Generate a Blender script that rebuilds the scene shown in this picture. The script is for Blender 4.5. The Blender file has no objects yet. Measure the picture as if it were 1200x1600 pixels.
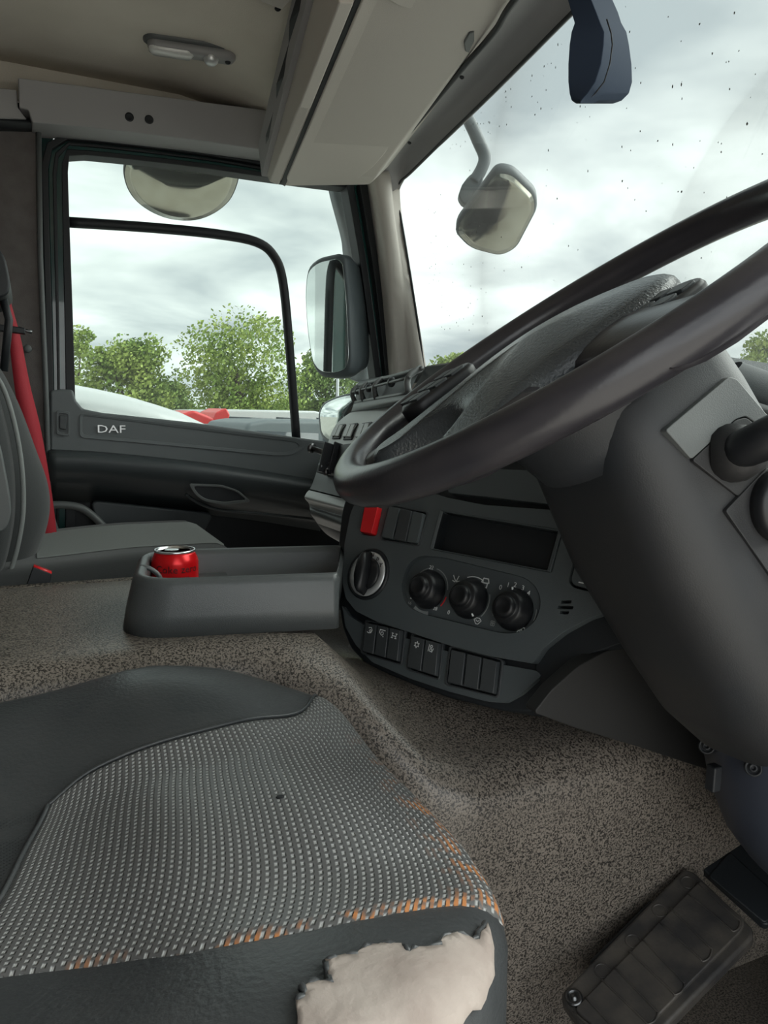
import bpy, bmesh, math, random
from mathutils import Vector as V, Matrix, noise
C = bpy.context.scene.collection
S = bpy.context.scene
PI = math.pi
rad = math.radians

# ------------------------------------------------------------------ camera
YAW, PITCH, ROLL, FPX = rad(25), rad(7.5), .02, 1180.0
FW = V((math.sin(YAW)*math.cos(PITCH), math.cos(YAW)*math.cos(PITCH), -math.sin(PITCH)))
R0 = V((math.cos(YAW), -math.sin(YAW), 0)); U0 = R0.cross(FW)
RT = R0*math.cos(ROLL)+U0*math.sin(ROLL); UP = U0*math.cos(ROLL)-R0*math.sin(ROLL)
cd = bpy.data.cameras.new('camera'); cam = bpy.data.objects.new('camera', cd); C.objects.link(cam)
M = Matrix((RT, UP, -FW)).transposed().to_4x4(); cam.matrix_world = M
cd.sensor_fit = 'VERTICAL'; cd.sensor_height = 24.0; cd.lens = 24.0*FPX/1600.0
cd.clip_start = .02; cd.clip_end = 800
cd.dof.use_dof = False
S.camera = cam

# ------------------------------------------------------------------ world, light, exposure
S.view_settings.view_transform = 'Standard'; S.view_settings.look = 'None'
S.view_settings.gamma = 1; S.view_settings.use_curve_mapping = False
S.view_settings.exposure = 0.75
w = bpy.data.worlds.new('overcast'); S.world = w; w.use_nodes = True
nt = w.node_tree; nt.nodes.clear()
def N(t, **k):
    n = nt.nodes.new(t)
    for a, b in k.items(): setattr(n, a, b)
    return n
tc = N('ShaderNodeTexCoord'); sx = N('ShaderNodeSeparateXYZ'); nt.links.new(tc.outputs['Generated'], sx.inputs[0])
zc = N('ShaderNodeMath', operation='MAXIMUM'); nt.links.new(sx.outputs[2], zc.inputs[0]); zc.inputs[1].default_value = 0
za = N('ShaderNodeMath', operation='ADD'); nt.links.new(zc.outputs[0], za.inputs[0]); za.inputs[1].default_value = .22
dx = N('ShaderNodeMath', operation='DIVIDE'); nt.links.new(sx.outputs[0], dx.inputs[0]); nt.links.new(za.outputs[0], dx.inputs[1])
dy = N('ShaderNodeMath', operation='DIVIDE'); nt.links.new(sx.outputs[1], dy.inputs[0]); nt.links.new(za.outputs[0], dy.inputs[1])
cx = N('ShaderNodeCombineXYZ'); nt.links.new(dx.outputs[0], cx.inputs[0]); nt.links.new(dy.outputs[0], cx.inputs[1])
no = N('ShaderNodeTexNoise'); no.inputs['Scale'].default_value = 1.25; no.inputs['Detail'].default_value = 5; no.inputs['Roughness'].default_value = .5
no.inputs['Distortion'].default_value = .3
nt.links.new(cx.outputs[0], no.inputs['Vector'])
cr = N('ShaderNodeValToRGB'); nt.links.new(no.outputs[0], cr.inputs[0])
e = cr.color_ramp.elements
e[0].position = .36; e[0].color = (.55, .60, .63, 1)
e[1].position = .66; e[1].color = (1.6, 1.64, 1.60, 1)
m_ = cr.color_ramp.elements.new(.50); m_.color = (.96, 1.0, .99, 1)
bgn = N('ShaderNodeBackground'); bgn.inputs[1].default_value = 1.45
nt.links.new(cr.outputs[0], bgn.inputs[0])
wo = N('ShaderNodeOutputWorld'); nt.links.new(bgn.outputs[0], wo.inputs[0])
sd = bpy.data.lights.new('sun', 'SUN'); sd.energy = 5.5; sd.angle = rad(60); sd.color = (1, .97, .92)
so = bpy.data.objects.new('sun', sd); C.objects.link(so)
so.rotation_euler = V((-.88, .12, -.62)).to_track_quat('-Z', 'Y').to_euler()

# ------------------------------------------------------------------ projection helpers (pixel -> point on a real plane)
def ray(u, v): return FW+RT*((u-600)/FPX)+UP*((800-v)/FPX)
def PX(u, v, X): r = ray(u, v); return r*(X/r.x)
def PY(u, v, Y): r = ray(u, v); return r*(Y/r.y)
def PZ(u, v, Z): r = ray(u, v); return r*(Z/r.z)
def PD(u, v, d): return ray(u, v)*d
class Fr:
    def __init__(s, O, ex, ey):
        s.O = V(O); s.x = V(ex).normalized(); s.z = s.x.cross(V(ey)).normalized(); s.y = s.z.cross(s.x)
    def pt(s, a, b, c=0): return s.O+s.x*a+s.y*b+s.z*c
    def px(s, u, v, c=0):
        r = ray(u, v); O = s.O+s.z*c; return r*((O.dot(s.z))/(r.dot(s.z)))
    def ab(s, u, v, c=0):
        p = s.px(u, v, c)-s.O; return p.dot(s.x), p.dot(s.y)

# ------------------------------------------------------------------ materials
def mat(name, col, rough=.5, metal=0, bump=0, bscale=300, col2=None, cscale=8, spec=.5, detail=2, coat=0, trans=0, emis=None, sheen=0):
    m = bpy.data.materials.new(name); m.use_nodes = True; t = m.node_tree; b = t.nodes['Principled BSDF']
    b.inputs['Base Color'].default_value = (*col, 1); b.inputs['Roughness'].default_value = rough
    b.inputs['Metallic'].default_value = metal; b.inputs['Specular IOR Level'].default_value = spec
    b.inputs['Coat Weight'].default_value = coat; b.inputs['Sheen Weight'].default_value = sheen
    tc = t.nodes.new('ShaderNodeTexCoord')
    if col2:
        n = t.nodes.new('ShaderNodeTexNoise'); n.inputs['Scale'].default_value = cscale; n.inputs['Detail'].default_value = 4
        t.links.new(tc.outputs['Object'], n.inputs['Vector'])
        r = t.nodes.new('ShaderNodeValToRGB'); r.color_ramp.elements[0].position = .35; r.color_ramp.elements[1].position = .68
        r.color_ramp.elements[0].color = (*col, 1); r.color_ramp.elements[1].color = (*col2, 1)
        t.links.new(n.outputs[0], r.inputs[0]); t.links.new(r.outputs[0], b.inputs['Base Color'])
    if bump:
        n = t.nodes.new('ShaderNodeTexNoise'); n.inputs['Scale'].default_value = bscale; n.inputs['Detail'].default_value = detail
        t.links.new(tc.outputs['Object'], n.inputs['Vector'])
        bp = t.nodes.new('ShaderNodeBump'); bp.inputs['Strength'].default_value = bump; bp.inputs['Distance'].default_value = .001
        t.links.new(n.outputs[0], bp.inputs['Height']); t.links.new(bp.outputs[0], b.inputs['Normal'])
    if emis: b.inputs['Emission Color'].default_value = (*emis, 1); b.inputs['Emission Strength'].default_value = 1
    return m
K = {}
K['plastic'] = mat('charcoal_plastic', (.040, .048, .052), .42, bump=.25, bscale=900, col2=(.050, .058, .061), cscale=5)
K['console'] = mat('console_plastic', (.078, .092, .098), .40, bump=.25, bscale=900, col2=(.088, .102, .107), cscale=5)
K['switch'] = mat('switch_plastic', (.050, .056, .060), .30, bump=.15, bscale=900)
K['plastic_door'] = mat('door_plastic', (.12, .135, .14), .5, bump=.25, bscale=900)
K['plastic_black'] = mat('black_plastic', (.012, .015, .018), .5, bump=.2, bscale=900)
K['plastic_mid'] = mat('grey_plastic', (.12, .13, .13), .45, bump=.25, bscale=900)
K['plastic_grey'] = mat('light_grey_plastic', (.46, .48, .47), .4, bump=.2, bscale=900)
K['tray'] = mat('tray_plastic', (.080, .088, .090), .30, bump=.3, bscale=1100)
K['column'] = mat('column_plastic', (.016, .019, .023), .5, bump=.2, bscale=900, col2=(.026, .025, .025), cscale=6)
K['knob'] = mat('knob_rubber', (.008, .009, .011), .42)
K['rim'] = mat('worn_rim', (.024, .023, .028), .28, bump=.12, bscale=260, col2=(.040, .037, .041), cscale=14)
K['pad'] = mat('grained_pad', (.040, .046, .050), .258, bump=.8, bscale=420, detail=3)
K['rubber'] = mat('rubber_seal', (.012, .014, .017), .55)
K['green'] = mat('dark_green_paint', (.004, .05, .045), .25, coat=.6)
K['ceiling'] = mat('headlining', (.68, .63, .55), .9, bump=.5, bscale=500, col2=(.74, .69, .61), cscale=7)
K['beige'] = mat('beige_plastic', (.62, .58, .53), .6, bump=.3, bscale=800)
K['beige_grey'] = mat('grey_beige_plastic', (.36, .355, .36), .6, bump=.2, bscale=800)
K['carpet'] = mat('rear_wall_carpet', (.13, .115, .11), .95, bump=.8, bscale=600, col2=(.16, .145, .14), cscale=30)
K['leather'] = mat('black_leatherette', (.040, .045, .048), .34, bump=.55, bscale=260, detail=4, col2=(.066, .070, .072), cscale=9)
K['cloth'] = mat('seat_cloth', (.030, .033, .034), .9, bump=.6, bscale=900, sheen=.2)
K['cloth_rib'] = mat('ribbed_cloth', (.20, .215, .21), .8, bump=.6, bscale=900)
K['red'] = mat('red_webbing', (.34, .010, .022), .7, bump=.5, bscale=700)
K['red_btn'] = mat('red_button', (.70, .02, .025), .3)
K['can_red'] = mat('can_red', (.75, .008, .012), .25, metal=.35)
K['ink'] = mat('can_ink', (.01, .005, .006), .4)
K['alu'] = mat('aluminium', (.75, .77, .78), .25, metal=1)
K['steel'] = mat('steel', (.16, .165, .17), .35, metal=1)
K['chrome'] = mat('ring_silver', (.80, .82, .83), .38, metal=.6)
K['white'] = mat('white_print', (.75, .78, .78), .6)
K['greyprint'] = mat('grey_print', (.30, .32, .32), .6)
K['blue'] = mat('blue_print', (.03, .16, .5), .6)
K['foam'] = mat('torn_foam', (.30, .25, .22), .9, bump=.9, bscale=140, col2=(.42, .37, .33), cscale=24, detail=4)
K['mirror'] = mat('mirror_glass', (.72, .76, .74), .03, metal=1)
K['mirror_tinted'] = mat('brown_tinted_mirror_glass', (.34, .33, .27), .12, metal=1, col2=(.42, .42, .36), cscale=20)  # brown tint stands in for the dull ground reflected in the glass
K['lens'] = mat('lamp_lens', (.75, .76, .74), .15, coat=.5, bump=.6, bscale=160)
K['lamp_body'] = mat('lamp_body', (.33, .33, .33), .45)
K['mudrubber'] = mat('pedal_rubber', (.034, .033, .034), .36, bump=.3, bscale=300, col2=(.085, .076, .066), cscale=26, detail=4)
K['asphalt'] = mat('yard_concrete', (.46, .44, .40), .9, col2=(.36, .345, .315), cscale=.35, bump=.3, bscale=8)
K['leaf'] = mat('leaf', (.17, .27, .045), .7, col2=(.38, .46, .11), cscale=.9)
K['leaf2'] = mat('leaf_dark', (.12, .20, .04), .7, col2=(.26, .36, .10), cscale=.9)
K['bark'] = mat('bark', (.08, .06, .045), .9)
K['van'] = mat('white_paint', (.50, .52, .52), .3, coat=.4)
K['vanglass'] = mat('vehicle_glass', (.03, .04, .05), .1)
K['tyre'] = mat('tyre', (.02, .02, .02), .8)
K['redpaint'] = mat('red_paint', (.62, .03, .03), .35)
K['darkbody'] = mat('black_paint', (.05, .06, .07), .35)
K['pole'] = mat('galvanised_pole', (.45, .47, .48), .5)
K['cam'] = mat('sensor_housing', (.030, .044, .072), .85, spec=.15, bump=.1, bscale=800)
K['armgrey'] = mat('mirror_arm_plastic', (.10, .12, .13), .5)

def speckle():
    m = bpy.data.materials.new('speckled_rubber_mat'); m.use_nodes = True; t = m.node_tree; b = t.nodes['Principled BSDF']
    tc = t.nodes.new('ShaderNodeTexCoord')
    n = t.nodes.new('ShaderNodeTexNoise'); n.inputs['Scale'].default_value = 420; n.inputs['Detail'].default_value = 1.2; n.inputs['Distortion'].default_value = .6
    t.links.new(tc.outputs['Object'], n.inputs['Vector'])
    r = t.nodes.new('ShaderNodeValToRGB'); E_ = r.color_ramp.elements
    E_[0].position = .40; E_[0].color = (.045, .040, .036, 1); E_[1].position = .56; E_[1].color = (.27, .235, .20, 1)
    t.links.new(n.outputs[0], r.inputs[0])
    n2 = t.nodes.new('ShaderNodeTexNoise'); n2.inputs['Scale'].default_value = 6; n2.inputs['Detail'].default_value = 4
    t.links.new(tc.outputs['Object'], n2.inputs['Vector'])
    mx = t.nodes.new('ShaderNodeMix'); mx.data_type = 'RGBA'; mx.blend_type = 'MULTIPLY'; mx.inputs[0].default_value = .5
    t.links.new(r.outputs[0], mx.inputs[6]); t.links.new(n2.outputs[0], mx.inputs[7]); t.links.new(mx.outputs[2], b.inputs['Base Color'])
    bp = t.nodes.new('ShaderNodeBump'); bp.inputs['Strength'].default_value = .7; bp.inputs['Distance'].default_value = .0008
    t.links.new(n.outputs[0], bp.inputs['Height']); t.links.new(bp.outputs[0], b.inputs['Normal'])
    b.inputs['Roughness'].default_value = .34
    return m
K['mat'] = speckle()

def weave():
    # woven seat cloth: light stitches in rows (UV driven), orange foam showing where it is worn
    m = bpy.data.materials.new('woven_seat_fabric'); m.use_nodes = True; t = m.node_tree; b = t.nodes['Principled BSDF']
    def nd(ty, **k):
        n = t.nodes.new(ty)
        for a, c in k.items(): setattr(n, a, c)
        return n
    def mth(op, a, c=None, c2=None):
        n = nd('ShaderNodeMath', operation=op)
        for i, x in enumerate((a, c, c2)):
            if x is None: continue
            if isinstance(x, (int, float)): n.inputs[i].default_value = x
            else: t.links.new(x, n.inputs[i])
        return n.outputs[0]
    tc = nd('ShaderNodeTexCoord'); s = nd('ShaderNodeSeparateXYZ'); t.links.new(tc.outputs['UV'], s.inputs[0])
    U = mth('MULTIPLY', s.outputs[0], 60.0); Vv = mth('MULTIPLY', s.outputs[1], 50.0)
    fu = mth('FRACT', U); iu = mth('FLOOR', U)
    par = mth('MULTIPLY', mth('MODULO', iu, 2.0), .5)
    fv = mth('FRACT', mth('ADD', Vv, par))
    col = mth('SUBTRACT', 1.0, mth('MULTIPLY', mth('ABSOLUTE', mth('SUBTRACT', fu, .5)), 2.0))
    colm = mth('SMOOTH_MIN', mth('MULTIPLY', mth('MAXIMUM', mth('SUBTRACT', col, .42), 0.0), 2.9), 1.0, .1)
    row = mth('SUBTRACT', 1.0, mth('MULTIPLY', mth('ABSOLUTE', mth('SUBTRACT', fv, .5)), 2.0))
    rowm = mth('SMOOTH_MIN', mth('MULTIPLY', mth('MAXIMUM', mth('SUBTRACT', row, .22), 0.0), 2.4), 1.0, .1)
    st = mth('MULTIPLY', colm, rowm)
    nz = nd('ShaderNodeTexNoise'); nz.inputs['Scale'].default_value = 14; nz.inputs['Detail'].default_value = 5; t.links.new(tc.outputs['Object'], nz.inputs['Vector'])
    st2 = mth('MULTIPLY', st, mth('ADD', .45, mth('MULTIPLY', nz.outputs[0], .9)))
    r = nd('ShaderNodeValToRGB'); t.links.new(st2, r.inputs[0]); E_ = r.color_ramp.elements
    E_[0].position = .0; E_[0].color = (.125, .126, .125, 1); E_[1].position = .85; E_[1].color = (.42, .43, .42, 1)
    # wear along the front edge and the near seam
    wu = mth('MULTIPLY', mth('MAXIMUM', mth('SUBTRACT', s.outputs[0], .86), 0.0), 5.0)
    wv = mth('MULTIPLY', mth('MAXIMUM', mth('SUBTRACT', s.outputs[1], .96), 0.0), 22.0)
    wv = mth('MULTIPLY', wv, mth('MINIMUM', mth('MULTIPLY', s.outputs[0], 1.1), 1.0))
    wu = mth('MULTIPLY', wu, mth('MINIMUM', mth('MULTIPLY', mth('MAXIMUM', mth('SUBTRACT', s.outputs[1], .18), 0.0), 2.2), 1.0))
    n3 = nd('ShaderNodeTexNoise'); n3.inputs['Scale'].default_value = 55; n3.inputs['Detail'].default_value = 3; t.links.new(tc.outputs['Object'], n3.inputs['Vector'])
    wr = mth('MULTIPLY', mth('MAXIMUM', wu, wv), mth('MULTIPLY', mth('MAXIMUM', mth('SUBTRACT', n3.outputs[0], .47), 0.0), 14.0))
    wr = mth('MINIMUM', mth('MULTIPLY', wr, mth('SUBTRACT', 1.0, mth('MULTIPLY', colm, 1.6))), .9)
    mx = nd('ShaderNodeMix'); mx.data_type = 'RGBA'; t.links.new(wr, mx.inputs[0]); t.links.new(r.outputs[0], mx.inputs[6]); mx.inputs[7].default_value = (.60, .24, .08, 1)
    t.links.new(mx.outputs[2], b.inputs['Base Color'])
    bp = nd('ShaderNodeBump'); bp.inputs['Strength'].default_value = .9; bp.inputs['Distance'].default_value = .0016
    t.links.new(st, bp.inputs['Height']); t.links.new(bp.outputs[0], b.inputs['Normal'])
    b.inputs['Roughness'].default_value = .36
    return m
K['weave'] = weave()

def thin_glass(name, tint, refl=1.0, haze=0):
    m = bpy.data.materials.new(name); m.use_nodes = True; t = m.node_tree; t.nodes.clear()
    o = t.nodes.new('ShaderNodeOutputMaterial'); tr = t.nodes.new('ShaderNodeBsdfTransparent'); tr.inputs[0].default_value = (*tint, 1)
    gl = t.nodes.new('ShaderNodeBsdfGlossy'); gl.inputs['Roughness'].default_value = .02; gl.inputs['Color'].default_value = (refl, refl, refl, 1)
    f = t.nodes.new('ShaderNodeFresnel'); f.inputs[0].default_value = 1.10
    mx = t.nodes.new('ShaderNodeMixShader'); rf_ = t.nodes.new('ShaderNodeMath'); rf_.operation = 'MULTIPLY'; rf_.inputs[1].default_value = .3; t.links.new(f.outputs[0], rf_.inputs[0])
    t.links.new(rf_.outputs[0], mx.inputs[0]); t.links.new(tr.outputs[0], mx.inputs[1]); t.links.new(gl.outputs[0], mx.inputs[2])
    last = mx
    if haze:
        df = t.nodes.new('ShaderNodeBsdfTranslucent'); df.inputs[0].default_value = (.8, .82, .8, 1)
        df2 = t.nodes.new('ShaderNodeBsdfDiffuse'); df2.inputs[0].default_value = (.5, .5, .48, 1)
        ad = t.nodes.new('ShaderNodeMixShader'); ad.inputs[0].default_value = .3
        t.links.new(df.outputs[0], ad.inputs[1]); t.links.new(df2.outputs[0], ad.inputs[2])
        tc = t.nodes.new('ShaderNodeTexCoord'); n = t.nodes.new('ShaderNodeTexNoise'); n.inputs['Scale'].default_value = 3; n.inputs['Detail'].default_value = 6
        t.links.new(tc.outputs['Object'], n.inputs['Vector'])
        mm = t.nodes.new('ShaderNodeMath'); mm.operation = 'MULTIPLY'; mm.inputs[1].default_value = haze*2; t.links.new(n.outputs[0], mm.inputs[0])
        m2 = t.nodes.new('ShaderNodeMixShader'); t.links.new(mm.outputs[0], m2.inputs[0]); t.links.new(mx.outputs[0], m2.inputs[1]); t.links.new(ad.outputs[0], m2.inputs[2]); last = m2
    t.links.new(last.outputs[0], o.inputs[0]); return m
K['windscreen'] = thin_glass('windscreen_glass', (.60, .63, .622), .9, .018)
K['doorglass'] = thin_glass('door_glass', (.60, .64, .625), .9, .03)

# ------------------------------------------------------------------ mesh helpers
def link(name, me, m, parent=None, smooth=True):
    me.name = name
    o = bpy.data.objects.new(name, me); C.objects.link(o)
    if m is not None: me.materials.append(K[m] if isinstance(m, str) else m)
    if smooth:
        for p in me.polygons: p.use_smooth = True
    if parent is not None: o.parent = parent
    return o
def tag(o, label=None, cat=None, group=None, kind=None):
    if label: o['label'] = label
    if cat: o['category'] = cat
    if group: o['group'] = group
    if kind: o['kind'] = kind
    return o
def thing(name, label, cat, group=None, kind=None):
    o = bpy.data.objects.new(name, None); C.objects.link(o); o.empty_display_size = .05
    return tag(o, label, cat, group, kind)
def place(root, loc):
    """put the Empty at the thing's base without moving its parts"""
    loc = V(loc); root.location = loc
    for c in root.children: c.location = c.location-loc
def mesh(name, vs, fs, m, parent=None, smooth=True, bevel=0, seg=2, sub=0, recalc=True, ang=30, solid=0):
    me = bpy.data.meshes.new(name); me.from_pydata([tuple(x) for x in vs], [], fs); me.update()
    if recalc:
        bm = bmesh.new(); bm.from_mesh(me); bmesh.ops.recalc_face_normals(bm, faces=bm.faces); bm.to_mesh(me); bm.free()
    o = link(name, me, m, parent, smooth)
    if solid:
        k = o.modifiers.new('t', 'SOLIDIFY'); k.thickness = solid; k.offset = -1
    if bevel:
        b = o.modifiers.new('b', 'BEVEL'); b.width = bevel; b.segments = seg; b.limit_method = 'ANGLE'; b.angle_limit = rad(ang); b.harden_normals = True
    if sub:
        k = o.modifiers.new('s', 'SUBSURF'); k.levels = sub; k.render_levels = sub
    return o
def prism(name, pts, d, m, parent=None, bevel=.002, seg=2, smooth=True, **k):
    """closed outline pts (3D) extruded by vector d (or end ring list)"""
    n = len(pts); q = [p+V(d) for p in pts] if not isinstance(d, list) else d
    vs = list(pts)+list(q); fs = [list(range(n)), list(range(2*n-1, n-1, -1))]
    for i in range(n): fs.append([i, (i+1) % n, n+(i+1) % n, n+i][::-1])
    return mesh(name, vs, fs, m, parent, smooth, bevel, seg, **k)
def loft(name, rings, m, parent=None, closed=True, caps=True, smooth=True, **k):
    n = len(rings[0]); vs = [p for r in rings for p in r]; fs = []
    for a in range(len(rings)-1):
        for i in range(n if closed else n-1):
            j = (i+1) % n; fs.append([a*n+i, a*n+j, (a+1)*n+j, (a+1)*n+i])
    if caps and closed:
        fs.append(list(range(n))[::-1]); fs.append([(len(rings)-1)*n+i for i in range(n)])
    return mesh(name, vs, fs, m, parent, smooth, **k)
def grid(name, rows, m, parent=None, solid=0, uv=False, **k):
    o = loft(name, rows, m, parent, closed=False, caps=False, solid=solid, **k)
    if uv:
        me = o.data; lay = me.uv_layers.new(name='UVMap'); n = len(rows[0]); R = len(rows)
        for l in me.loops:
            i = l.vertex_index; lay.data[l.index].uv = ((i % n)/(n-1), (i//n)/(R-1))
    return o
def cr_spline(pts, per=6):
    out = []; n = len(pts)
    for i in range(n-1):
        p0, p1, p2, p3 = pts[max(i-1, 0)], pts[i], pts[i+1], pts[min(i+2, n-1)]
        for k in range(per):
            t = k/per
            out.append(.5*((2*p1)+(p2-p0)*t+(2*p0-5*p1+4*p2-p3)*t*t+(-p0+3*p1-3*p2+p3)*t**3))
    out.append(pts[-1]); return out
def tube(name, path, r, m, parent=None, n=10, closed=False, caps=True, flat=1.0, upv=None, **k):
    rs = r if isinstance(r, (list, tuple)) else [r]*len(path)
    rings = []; P = len(path); prev = None
    for i, p in enumerate(path):
        t = (path[(i+1) % P]-path[i-1]) if closed else (path[min(i+1, P-1)]-path[max(i-1, 0)])
        t = t.normalized()
        u = V(upv) if upv is not None else (prev if prev is not None else V((0, 0, 1)) if abs(t.z) < .9 else V((1, 0, 0)))
        u = (u-t*u.dot(t)).normalized(); prev = u; s = t.cross(u)
        rings.append([p+u*(math.cos(2*PI*j/n)*rs[i]*flat)+s*(math.sin(2*PI*j/n)*rs[i]) for j in range(n)])
    if closed: rings.append(rings[0])
    return loft(name, rings, m, parent, True, caps and not closed, **k)
def lathe(name, O, ax, prof, m, parent=None, n=28, caps=True, **k):
    ax = V(ax).normalized(); u = ax.orthogonal().normalized(); s = ax.cross(u); O = V(O)
    rings = [[O+ax*h+(u*math.cos(2*PI*j/n)+s*math.sin(2*PI*j/n))*r for j in range(n)] for r, h in prof]
    return loft(name, rings, m, parent, True, caps, **k)
def rrect(w, h, r, n=4):
    """rounded rectangle outline in 2D, centred"""
    out = []
    for cx, cy, a0 in ((w/2-r, h/2-r, 0), (-w/2+r, h/2-r, 90), (-w/2+r, -h/2+r, 180), (w/2-r, -h/2+r, 270)):
        for k in range(n+1):
            a = rad(a0+90*k/n); out.append((cx+r*math.cos(a), cy+r*math.sin(a)))
    return out
def rpoly(pts, r, n=4):
    """round the corners of a 3D polygon"""
    out = []; L = len(pts)
    for i in range(L):
        p, a, b = pts[i], pts[i-1], pts[(i+1) % L]
        da, db = (a-p), (b-p); q = min(r, da.length*.45, db.length*.45)
        A = p+da.normalized()*q; B = p+db.normalized()*q
        for k in range(n+1):
            t = k/n; out.append(A*(1-t)**2+p*2*t*(1-t)+B*t*t)
    return out
def box(name, O, ex, ey, ez, m, parent=None, bevel=.002, **k):
    """box centred at O with half vectors ex, ey, ez"""
    O, ex, ey, ez = V(O), V(ex), V(ey), V(ez)
    return prism(name, [O-ex-ey-ez, O+ex-ey-ez, O+ex+ey-ez, O-ex+ey-ez], ez*2, m, parent, bevel, **k)
def bake(o):
    dg = bpy.context.evaluated_depsgraph_get(); dg.update()
    me = bpy.data.meshes.new_from_object(o.evaluated_get(dg)); o.modifiers.clear(); o.data = me; return o
def cut(o, cutters, bevel=0):
    for c in cutters:
        b = o.modifiers.new('x', 'BOOLEAN'); b.operation = 'DIFFERENCE'; b.solver = 'EXACT'; b.object = c
    bake(o)
    for c in cutters: bpy.data.objects.remove(c)
    if bevel:
        b = o.modifiers.new('b', 'BEVEL'); b.width = bevel; b.segments = 2; b.limit_method = 'ANGLE'; b.angle_limit = rad(40); b.harden_normals = True
    for p in o.data.polygons: p.use_smooth = True
    return o
def text(name, s, O, ex, ey, size, m, parent=None, ext=.0003, squash=1):
    cu = bpy.data.curves.new(name, 'FONT'); cu.body = s; cu.size = size; cu.extrude = ext; cu.align_x = 'CENTER'; cu.align_y = 'CENTER'; cu.resolution_u = 2
    t = bpy.data.objects.new(name, cu); C.objects.link(t)
    dg = bpy.context.evaluated_depsgraph_get(); dg.update(); me = bpy.data.meshes.new_from_object(t.evaluated_get(dg)); bpy.data.objects.remove(t)
    ex, ey = V(ex).normalized(), V(ey).normalized(); ez = ex.cross(ey).normalized(); ey = ez.cross(ex)
    for v in me.vertices: c = v.co.copy(); v.co = V(O)+ex*c.x*squash+ey*c.y+ez*c.z
    me.materials.clear()
    return link(name, me, m, parent, False)
def strokes(name, lines, O, ex, ey, s, m, parent=None, wd=.09, h=.0004):
    """little line drawing (symbol): polylines in -1..1 units"""
    vs = []; fs = []; ex, ey = V(ex).normalized(), V(ey).normalized(); ez = ex.cross(ey).normalized()
    for L in lines:
        for (a, b), (c, d) in zip(L[:-1], L[1:]):
            A = V((a, b)); B = V((c, d)); t = (B-A)
            if t.length < 1e-6: continue
            t.normalize(); q = V((-t.y, t.x))*wd; A = A-t*wd*.6; B = B+t*wd*.6; i = len(vs)
            for p in (A-q, B-q, B+q, A+q): vs.append(V(O)+(ex*p.x+ey*p.y)*s+ez*h)
            fs.append([i, i+1, i+2, i+3])
    return mesh(name, vs, fs, m, parent, False)
def circ(r=1, n=12, a0=0, a1=360, cx=0, cy=0): return [(cx+r*math.cos(rad(a0+(a1-a0)*k/n)), cy+r*math.sin(rad(a0+(a1-a0)*k/n))) for k in range(n+1)]
def coons(c0, c1, d0, d1, nu, nv):
    """c0: v=0 curve over u, c1: v=1, d0: u=0 curve over v, d1: u=1 (2D/3D Vectors, polyline)"""
    def ev(c, t):
        L = [0]
        for a, b in zip(c[:-1], c[1:]): L.append(L[-1]+(b-a).length)
        x = t*L[-1]
        for i in range(len(c)-1):
            if x <= L[i+1] or i == len(c)-2: return c[i].lerp(c[i+1], (x-L[i])/max(L[i+1]-L[i], 1e-9))
    rows = []
    for j in range(nv+1):
        v = j/nv; row = []
        for i in range(nu+1):
            u = i/nu
            row.append(ev(c0, u)*(1-v)+ev(c1, u)*v+ev(d0, v)*(1-u)+ev(d1, v)*u-(c0[0]*(1-u)*(1-v)+c0[-1]*u*(1-v)+c1[0]*(1-u)*v+c1[-1]*u*v))
        rows.append(row)
    return rows
def screw(name, O, n, r, parent, m='steel', lab=None):
    o = lathe(name, O, n, [(r, 0), (r, r*.35), (r*.75, r*.6), (r*.45, r*.6), (r*.4, r*.25), (.0001, r*.25)], m, parent, n=14)
    if lab: o['label'] = lab
    return o
YD = 1.98   # inner plane of the passenger door glass
# __STRUCTURE__
FLOOR = -.80; GROUND = -2.15
# ground outside
g = mesh('ground', [V((-90, -60, GROUND)), V((90, -60, GROUND)), V((90, 140, GROUND)), V((-90, 140, GROUND))], [[0, 1, 2, 3]], 'asphalt'); tag(g, 'beige concrete yard around the truck', None, None, 'structure')
# floor: speckled mat
fl = prism('floor', [V((-.6, -.05, FLOOR)), V((1.15, -.05, FLOOR)), V((1.15, 1.96, FLOOR)), V((-.6, 1.96, FLOOR))], V((0, 0, -.03)), 'mat', bevel=0)
tag(fl, 'speckled rubber cab floor', None, None, 'structure')
# front bulkhead in the footwell
fb = prism('wall_front', [V((1.06, -.05, FLOOR)), V((1.06, 1.96, FLOOR)), V((1.04, 1.96, -.05)), V((1.04, -.05, -.05))], V((.03, 0, 0)), 'plastic_black', bevel=0)
tag(fb, 'black front bulkhead of the footwell', None, None, 'structure')
# ceiling
CZ = .74
rows = []
for x in [-.6, -.3, 0, .2, .35, .47, .56, .64, .70]:
    rows.append([V((x, y, CZ+.02*math.sin(PI*(y+.1)/2.2)-max(0, x-.4)*.25)) for y in [i*.1-.12 for i in range(22)]])
c_ = grid('ceiling', rows, 'ceiling', solid=-.02); tag(c_, 'beige fabric headlining', None, None, 'structure')
# rear wall
wr_ = prism('wall_rear', [V((-.42, -.1, FLOOR)), V((-.42, 1.99, FLOOR)), V((-.42, 1.99, .80)), V((-.42, -.1, .80))], V((-.03, 0, 0)), 'carpet', bevel=0)
tag(wr_, 'grey carpeted rear wall', None, None, 'structure')
# unseen driver's doorway around the camera, opening narrowed to dim the cab
wR = prism('wall_right', [V((-.45, -.10, FLOOR)), V((-.16, -.10, FLOOR)), V((-.16, -.10, .50)), V((.66, -.10, .50)), V((.80, -.10, 0)), V((.80, -.10, FLOOR)), V((1.1, -.10, FLOOR)), V((1.1, -.10, .80)), V((-.45, -.10, .80))], V((0, -.05, 0)), 'carpet', bevel=.004)
tag(wR, "frame around the open driver's doorway", None, None, 'structure')
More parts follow.
